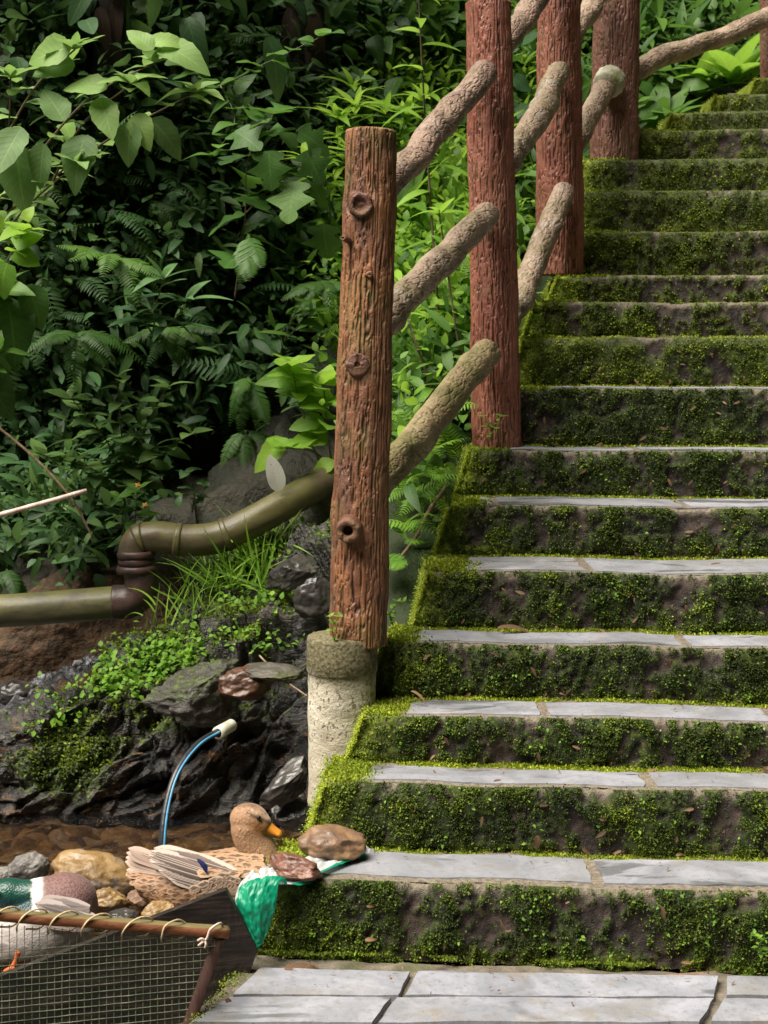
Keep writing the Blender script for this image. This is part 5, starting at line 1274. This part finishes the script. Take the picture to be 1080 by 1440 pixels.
plant('shrub', 'broad leaved pale green shrub arching in at the upper left corner', 'shrub',
      [([(-120, 420, 5.7), (20, 260, 5.4), (140, 128, 5.15), (218, 88, 5.05)], 16, .25), ([(-120, 420, 5.7), (-20, 250, 5.3), (60, 110, 5.1), (105, 70, 5.0)], 16, .25), ([(-120, 420, 5.7), (60, 280, 5.3), (120, 170, 5.1), (185, 118, 5.0)], 16, .25), ([(-120, 420, 5.7), (-20, 300, 5.2), (10, 200, 5.1), (15, 110, 5.0)], 14, .25), ([(-120, 420, 5.7), (60, 260, 5.4), (180, 180, 5.2), (275, 130, 5.1)], 14, .3), ([(-120, 420, 5.7), (0, 330, 5.3), (60, 270, 5.1), (110, 230, 5.0)], 14, .3)],
      'ovate', L_PALEG, 52, STEMB, None, .05, 7, .5, .8, .007,
      lambda b: hero(b, 5.0, [(140, 138, 158, 192, .75), (185, 172, 172, 232, .3), (62, 202, 50, 268, .2), (22, 205, 30, 296, .15), (192, 160, 206, 205, .9), (212, 168, 262, 212, .1), (100, 66, 30, 78, .8), (215, 70, 178, 38, .8), (225, 66, 286, 70, .7), (105, 90, 45, 95, .5), (150, 125, 85, 108, .8), (30, 180, -10, 240, .3), (210, 60, 262, 45, .95), (90, 170, 60, 120, .4), (120, 190, 95, 250, .2)]))
plant('shrub', 'bright round leaved shoot at the left edge below the pale shrub', 'shrub', [([(-90, 480, 5.2), (-10, 400, 5.0), (18, 352, 4.9), (34, 325, 4.85)], 5, .5)], 'heart', L_BRIGHT, 46, STEMG, None, .3, 4, .5, .9, .005,
      lambda b: hero(b, 4.9, [(20, 345, 58, 322, .6), (35, 310, 44, 288, .9), (20, 355, 58, 372, .4), (10, 370, -10, 420, .2), (0, 330, -40, 300, .5)], 'heart'))
plant('shrub', 'big drooping dark leaves hanging at the left edge under the bright shoot', 'shrub', [([(-160, 520, 5.4), (-60, 440, 5.2), (0, 410, 5.1)], 14, .3), ([(-160, 520, 5.4), (-60, 540, 5.1), (-10, 500, 5.0)], 14, .3)], 'ovate', L_MID, 74, STEMB, None, -.2, 4, .4, .8, .006,
      lambda b: hero(b, 5.1, [(10, 420, 28, 500, .3), (-20, 440, 10, 540, .2), (40, 400, 60, 460, .4), (-30, 510, 15, 590, .2)]))
plant('vine', 'lobed leaf vine hanging in the middle of the shaded bank left of the near post', 'vine', [([(330, 420, 6.3), (345, 300, 6.2), (350, 220, 6.1), (385, 160, 6.0)], 8, .2), ([(345, 300, 6.2), (400, 250, 6.1), (440, 235, 6.0)], 6, .2)], 'lobed', L_MID, 62, STEMB, None, -.1, 2, .35, 1.15, .004,
      lambda b: hero(b, 5.95, [(378, 212, 380, 268, .45), (430, 212, 455, 258, .2), (415, 255, 402, 310, .85), (440, 255, 456, 295, .6), (420, 185, 470, 210, .3), (455, 315, 458, 372, .12), (330, 185, 365, 205, .4), (350, 165, 375, 150, .5)], 'lobed', 1.2))
plant('vine', 'leafy trailing vine across the top of the shaded bank', 'vine', [([(240, 60, 6.6), (310, 120, 6.4), (350, 100, 6.3), (455, 50, 6.2)], 16, .1), ([(310, 120, 6.4), (330, 170, 6.3), (300, 220, 6.2)], 9, .1)], 'heart', L_MID, 38, STEMG, None, 0, 2, .5, 1., .003)
for (lb, px, py, D, n, L, m_, az, el, v) in [
    ('fern with one long frond hanging beside the lobed vine', 350, 330, 6.0, 4, 90, L_FERN, (4.2, 5.2), (-.9, -.4), .7),
    ('yellowish fern spreading under the pale shrub at upper left', 160, 365, 5.9, 6, 85, L_FERN, (3.6, 6.2), (.0, .5), .8),
    ('small fern over the dark hollow below the narrow leaved herb', 250, 460, 6.1, 6, 75, L_FERN, (3.4, 6.0), (-.5, .3), .5),
    ('dark fern at mid left above the compound leaf bush', 110, 470, 5.8, 7, 85, L_FERN, (3.3, 6.1), (-.3, .5), .45),
    ('fern hanging just left of the bright plant by the near post', 350, 530, 6.3, 6, 80, L_FERN, (3.8, 5.8), (-1.0, .0), .65),
    ('low fern on the dark bank above the bend of the drain pipe', 345, 605, 6.3, 5, 60, L_FERN, (3.6, 5.8), (-.8, .1), .6),
    ('fern tip against the upper left of the near post', 455, 395, 6.7, 6, 80, L_FERN, (3.4, 6.0), (-.4, .5), .5),
    ('dark fern drooping at the left edge above the straight pipe', 10, 800, 5.7, 5, 70, L_FERN, (4.4, 5.8), (-.9, .0), .3)]:
    fern(lb, px, py, D, n, L, m_, az, el, var=v)
for (lb, px, py, D, n, L, az, el) in [
    ('bright fern fanned out beside the near post above the drain pipe', 462, 575, 5.9, 6, 58, (2.6, 5.2), (.7, 1.3)),
    ('bright fern between near post and second post at half height', 610, 420, 6.6, 7, 90, (3.2, 6.2), (.0, .8)),
    ('bright fern low between near post and mossy step edge', 572, 790, 4.9, 6, 55, (2.4, 4.6), (.1, .8)),
    ('bright fern behind the lowest rail beside the second post', 625, 590, 5.8, 6, 60, (2.6, 4.9), (.1, .8)),
    ('bright fern in the gap right of the second post', 742, 330, 7.4, 6, 70, (3.2, 6.2), (.1, .9))]:
    fern(lb, px, py, D, n, L, L_FERNB, az, el, 'bright ferns behind the rails')
plant('herb', 'narrow leaved green herb on the bank left of the vine', 'herb', [([(215, 470, 6.0), (222, 420, 5.9), (230, 392, 5.85)], 8, .2), ([(215, 470, 6.0), (190, 430, 5.9), (185, 405, 5.85)], 8, .2), ([(215, 470, 6.0), (245, 450, 5.9), (262, 425, 5.85)], 7, .2)], 'lance', L_BLUE, 62, STEMG, None, .2, 6, .5, 1.1, .004)
for (lb, px, py, D, k) in [('bright narrow leaved herb rising left behind the near post top', 480, 165, 7.2, 3), ('bright narrow leaved herb right behind the near post top', 560, 150, 7.4, 3), ('bright narrow leaved herb under the top rail', 520, 120, 7.8, 2), ('bright narrow leaved herb at the left shoulder of the near post', 455, 205, 7.0, 2)]:
    plant('herb', lb, 'herb', [([(px+10, py+110, D+.1), (px+rng.uniform(-12, 12), py+50, D), (px+rng.uniform(-38, 38), py+rng.uniform(-15, 20), D-.1)], 9, .25) for _ in range(k)], 'lance', L_BRIGHT, 62, STEMG, 'bright narrow leaved herbs', .25, 6, .6, 1., .004)
for (lb, pth, L, n) in [('tall leafy stem rising behind the top rail to the picture top', [(628, 620, 6.2), (612, 380, 6.1), (600, 200, 6.1), (590, 20, 6.0), (588, -40, 6.0)], 66, 26),
                        ('tall thin plant standing between the lower two rails', [(668, 640, 5.9), (650, 520, 5.9), (632, 400, 5.9), (618, 300, 5.9)], 52, 12),
                        ('leaning dark stemmed plant just right of the near post', [(622, 600, 5.6), (602, 530, 5.6), (580, 470, 5.6), (560, 400, 5.7)], 50, 10)]:
    plant('tall_herb', lb, 'plant', [(pth, n, .15)], 'lance', L_BRIGHT, L, STEMB, 'tall herbs behind the rails', .05, 5, .5, 1.3, .007)
plant('leafy_plant', 'bright broad leaved plant leaning over the drain pipe beside the near post', 'plant', [([(470, 690, 5.75), (445, 640, 5.65), (420, 560, 5.6), (410, 515, 5.55)], 6, .68), ([(470, 670, 5.75), (440, 635, 5.6), (400, 630, 5.5)], 2, .7), ([(475, 690, 5.75), (462, 620, 5.6), (455, 540, 5.55)], 7, .6)], 'ovate', L_BRIGHT, 52, STEMG, None, .15, 4, .45, 1.15, .005,
      lambda b: hero(b, 5.62, [(402, 618, 352, 662, .75), (400, 620, 385, 632, .5), (455, 590, 405, 600, .6), (462, 615, 408, 618, .7), (440, 530, 380, 522, .35), (452, 545, 392, 538, .3), (470, 648, 432, 668, .8), (470, 560, 420, 560, .5), (445, 660, 470, 640, .6), (430, 700, 452, 702, .3)]))
plant('bush', 'dark bluish compound leaf bush on the shaded bank above the pipe', 'bush', [([(180, 700, 6.0), (150, 620, 5.9), (100, 560, 5.8)], 18, .1), ([(180, 700, 6.0), (200, 610, 5.85), (235, 545, 5.75)], 20, .1), ([(180, 700, 6.0), (220, 640, 5.85), (270, 610, 5.75)], 18, .1), ([(180, 700, 6.0), (130, 660, 5.85), (60, 640, 5.75)], 18, .1), ([(180, 700, 6.0), (170, 600, 5.8), (165, 530, 5.75)], 18, .1)], 'small', L_DARK, 40, STEMB, None, .0, 3, .8, 1.0, .004)
bw = plant('flowering_plant', 'small plant with orange flowers above the pipe elbow', 'plant', [([(185, 790, 5.9), (190, 730, 5.8), (193, 690, 5.75)], 9, .2), ([(185, 790, 5.9), (172, 730, 5.8), (170, 700, 5.75)], 7, .2)], 'ovate', L_MID, 34, STEMG, None, .1, 3, .5, .8, .003)
ob = Leaves()
for (cx, cy) in ((194, 682), (204, 710)): 
    for k in range(5): leafpx(ob, 'small', (cx, cy), (cx+5*math.cos(k*1.26), cy+4*math.sin(k*1.26)), 5.68, None, .5)
ob.build('flower', simple('petal_orange', [(.3, (.5, .2, .02)), (.7, (.62, .34, .04))], 20, .5), bw)
plant('seedling', 'small bright seedling alone in the dark hollow above the pipe', 'plant', [([(270, 720, 5.9), (272, 690, 5.8), (262, 665, 5.75)], 5, .3), ([(270, 720, 5.9), (280, 700, 5.8), (290, 685, 5.75)], 4, .4)], 'ovate', L_BLUE, 32, STEMG, None, .2, 2, .5, .8, .003)
plant('seedling', 'pair of bright heart leaves in the dark beside the near post middle', 'plant', [([(400, 480, 6.6), (412, 445, 6.5), (425, 425, 6.5)], 3, .4), ([(400, 480, 6.6), (430, 450, 6.5), (450, 438, 6.5)], 2, .5)], 'heart', L_MID, 38, STEMG, None, .1, 1, .7, 1., .003)
def strap(label, px, py, D, n, L, mat, var=.5, wide=1.4, el=(.5, 1.3), kind='lance'):
    root = empty('strap_leaf_plant', P(px, py, D), label, 'plant', 'strap leaved plants'); b = Leaves()
    for k in range(n):
        a = 2*math.pi*k/n+rng.normal(0, .3); e = rng.uniform(*el); d = np.array([math.cos(a)*math.cos(e), math.sin(a)*math.cos(e)-.1, math.sin(e)])
        b.add(kind, P(px+rng.uniform(-5, 5), py, D)[None], d, np.array([-d[0], -d[1]-.5, .8]), L/F*D*rng.uniform(.7, 1.15), np.clip(var+rng.normal(0, .2), 0, 1), wide)
    b.build('foliage', mat, root)
strap('strap leaved plant behind the lowest rail', 650, 530, 6.2, 10, 130, L_BRIGHT, .4, 1.2)
strap('strap leaved plant showing between second and third post', 738, 240, 8.0, 9, 110, L_MID, .6)
strap('strap leaved plant with upright leaves beside the fifth post', 1035, 118, 9.2, 12, 105, L_BRIGHT, .3, 1.5)
strap('strap leaved plant left of the fifth post above the steps', 985, 140, 9.3, 12, 95, L_BRIGHT, .25, 1.5)
strap('strap leaved plant low behind the fourth post', 925, 180, 8.9, 10, 85, L_MID, .7, 1.5)
strap('strap leaved plant behind the near post below its top', 560, 310, 7.2, 9, 120, L_BRIGHT, .3, 1.2)
for (lb, px, py, D, L, m_, s) in [('broad heart leaved plant right of the fourth post base', 915, 200, 8.5, 52, L_MID, [(905, 150, 935, 172, .7), (935, 165, 975, 180, .5), (905, 178, 935, 195, .9), (950, 195, 975, 180, .4)]),
                             ('heart leaved plant between second and third post', 740, 200, 8.3, 50, L_BLUE, [(722, 110, 748, 128, .4), (735, 60, 760, 45, .4), (725, 160, 755, 150, .6)]),
                             ('heart leaved plant under the far rail', 960, 150, 9.2, 48, L_MID, [(900, 120, 930, 140, .5), (1000, 150, 965, 165, .5), (960, 120, 990, 112, .7)]),
                             ('heart leaved plant at the top between fourth and fifth post', 940, 60, 10.0, 46, L_BLUE, [(900, 40, 930, 55, .5), (950, 20, 985, 30, .6), (1000, 60, 1030, 75, .6), (905, 0, 935, 20, .3), (990, -5, 1020, 10, .9)])]:
    plant('heart_leaf_plant', lb, 'plant', [([(px, py+40, D), (px-10, py, D-.05), (px-25, py-50, D-.1)], 4, .3), ([(px, py+40, D), (px+15, py, D-.05), (px+35, py-40, D-.1)], 4, .3)], 'heart', m_, L, STEMG, 'heart leaved plants', .1, 2, .5, 1., .004, lambda b, s=s, D=D: hero(b, D-.15, s, 'heart'))
for (lb, px, py, D) in [('weed with tiny leaves at the left foot of the second post', 690, 612, 5.3), ('weed on the mossy left corner beside the second step above the concrete pipe', 553, 872, 4.5), ('leafy weed at the right end of the lowest riser', 1072, 1340, 3.52), ('weed on the mossy ledge below the third post', 745, 448, 6.0), ('little weed growing at the foot of the near post', 470, 893, 4.22)]:
    plant('weed', lb, 'weed', [([(px, py+8, D), (px+rng.uniform(-8, 8), py-10, D-.01), (px+rng.uniform(-16, 16), py-26, D-.02)], 7, .1) for _ in range(2)], 'small', L_BRIGHT, 11, STEMG, None, .3, 3, .5, 1., .0015)

# trunks with hanging dead leaves
def trunk_tree(label, pts, r, hang, crown, seed):
    root = empty('tree', P(*pts[0]), label, 'tree')
    p = smooth_path([P(*q_) for q_ in pts], 90)
    V, Q, T = tube(p, np.linspace(r*1.25, r*.85, 90), 36, lambda L, a, rr: (.012*ridged(np.stack([np.cos(a).ravel()*2.5, np.sin(a).ravel()*2.5, (L*2.2).ravel()+seed], 1), 4)).reshape(L.shape))
    obj('trunk', V, Q, T, simple('trunk_bark%d' % seed, [(.3, (.008, .006, .004)), (.5, (.02, .013, .009)), (.7, (.05, .03, .02))], 6, .75, 40, .8, stretch=(1, 1, .3)), root)
    b = Leaves()
    for (x0, y0, x1, y1, w_) in hang: leafpx(b, 'oblong', (x0, y0), (x1, y1), pts[0][2]-.16, pts[0][2]-.2, rng.uniform(.1, .7), w_)
    if hang: b.build('dead_leaves', L_DEADD, root)
    b = Leaves(); c = P(*pts[-1]); k = crown
    o = c+rng.normal(0, 1, (k, 3))*np.array([.75, .45, .35]); b.add('oblong', o, nrmz(o-c)+rng.normal(0, .5, (k, 3))+[0, -.2, -.3], np.array([0, -.3, 1.])+rng.normal(0, .4, (k, 3)), rng.uniform(.12, .3, k), rng.uniform(.1, .7, k), 1.2)
    b.build('crown', L_DARK, root)
trunk_tree('slim brown trunk at the top of the bank left of the tall leafy stem', [(428, 200, 8.0), (426, 80, 8.0), (424, -20, 8.1), (424, -160, 8.2)], .10, [(440, 20, 448, 100, 1.), (410, 10, 404, 80, 1.)], 240, 2)
trunk_tree('slim dark trunk at the top left edge', [(150, 200, 6.9), (153, 60, 6.9), (150, -40, 6.9), (150, -150, 7.)], .06, [(140, 10, 150, 70, 1.), (165, 0, 160, 60, 1.)], 200, 3)

# fallen things
dl_ = Leaves(); leafpx(dl_, 'oblong', (398, 664), (383, 640), 5.82, 5.8, .5); 
def fallen(label, p0, p1, D, D1, mat=L_DEAD, kind='oblong', var=.6, wide=1.1, lift=.006, name='fallen_leaf'):
    b = Leaves(); a = P(*p0, D)+[0, 0, lift]; c = P(*p1, D1)+[0, 0, lift+.004]; b.add(kind, a[None], (c-a)[None], np.array([.1, -.3, 1.]) if mat is L_DEAD else np.array([.2, -1., .1]), np.linalg.norm(c-a), var, wide)
    return tag(b.build(name, mat, None, a), label, 'leaf', 'fallen leaves on the stairs' if mat is L_DEAD else None)
fallen('white curled dead leaf stuck upright on top of the drain pipe', (393, 690), (380, 642), 5.41, 5.38, L_PALE, 'oblong', .8, 1.5, 0)
fallen('long reddish dry leaf on the landing below the plastic sheet', (400, 1366), (472, 1360), 3.57, 3.60, wide=.8)
fallen('curled brown leaf at the foot of the lowest riser on the right', (985, 1366), (958, 1360), 3.6, 3.61, wide=1.2)
fallen('reddish leaf strip on the right of the second tread', (1000, 1080), (1032, 1075), 4.06, 4.08, wide=.8)
fallen('brown dry leaf on the fourth tread from the bottom', (700, 886), (752, 880), 4.50, 4.52, wide=.7)
fallen('orange leaf strip on the mossy left end of the third tread', (578, 975), (600, 981), 4.25, 4.22, wide=.7, var=.9)
fallen('brown leaf fragment on the fifth tread near the right edge', (1000, 797), (1030, 794), 4.72, 4.74, wide=.8)
fallen('small brown leaf leaning on the second riser', (755, 1178), (758, 1202), 3.85, 3.84, wide=1.4)
fallen('reddish leaf leaning on the seventh riser at the right', (1040, 690), (1046, 705), 5.2, 5.2, wide=1.2)
fallen('tan dry leaf on the third tread at the right edge', (1060, 986), (1085, 990), 4.28, 4.27, wide=1.)
fallen('brown leaf stuck halfway up the lowest riser', (930, 1278), (936, 1300), 3.55, 3.54, wide=1.3)
fallen('small grey brown leaf on the corner of the landing beside the cage', (318, 1408), (328, 1420), 3.40, 3.38, wide=1.6, var=.2)
# ------------------------------------------------------------------ camera, light
cam = bpy.data.cameras.new('camera'); co = bpy.data.objects.new('camera', cam); COL.objects.link(co)
co.location = (0, 0, HC); co.rotation_euler = (math.pi/2, 0, 0)
cam.sensor_fit = 'AUTO'; cam.sensor_width = 36; cam.lens = F/1440*36; cam.shift_y = (YH-720)/1440; cam.clip_start = .05; cam.clip_end = 1000
cam.dof.use_dof = True; cam.dof.focus_distance = 4.3; cam.dof.aperture_fstop = 9
scene.camera = co
SUN_EL, SUN_AZ = math.radians(60), math.radians(-122)          # azimuth from +Y towards +X
w = bpy.data.worlds.new('World'); scene.world = w; w.use_nodes = True
nt = w.node_tree; nt.nodes.clear()
bg = nt.nodes.new('ShaderNodeBackground'); sk = nt.nodes.new('ShaderNodeTexSky'); ou = nt.nodes.new('ShaderNodeOutputWorld')
sk.sky_type = 'NISHITA'; sk.sun_disc = False; sk.sun_elevation = SUN_EL; sk.sun_rotation = SUN_AZ; sk.dust_density = 6; sk.ozone_density = .6; sk.air_density = 1
bg.inputs[1].default_value = .15
hs = nt.nodes.new('ShaderNodeHueSaturation'); hs.inputs['Saturation'].default_value = .45; nt.links.new(sk.outputs[0], hs.inputs['Color']); nt.links.new(hs.outputs[0], bg.inputs[0])   # hazy, nearly white sky; nt.links.new(bg.outputs[0], ou.inputs[0])
sl = bpy.data.lights.new('sun', 'SUN'); sl.energy = 1.5; sl.angle = math.radians(45); sl.color = (1, .93, .82)
so = bpy.data.objects.new('sun', sl); COL.objects.link(so)
dv = Vector((-math.sin(SUN_AZ)*math.cos(SUN_EL), -math.cos(SUN_AZ)*math.cos(SUN_EL), -math.sin(SUN_EL)))
so.rotation_euler = dv.to_track_quat('-Z', 'Y').to_euler(); so.location = (-4, 0, 9)
scene.view_settings.view_transform = 'Standard'; scene.view_settings.look = 'None'; scene.view_settings.exposure = 2.75; scene.view_settings.gamma = 1
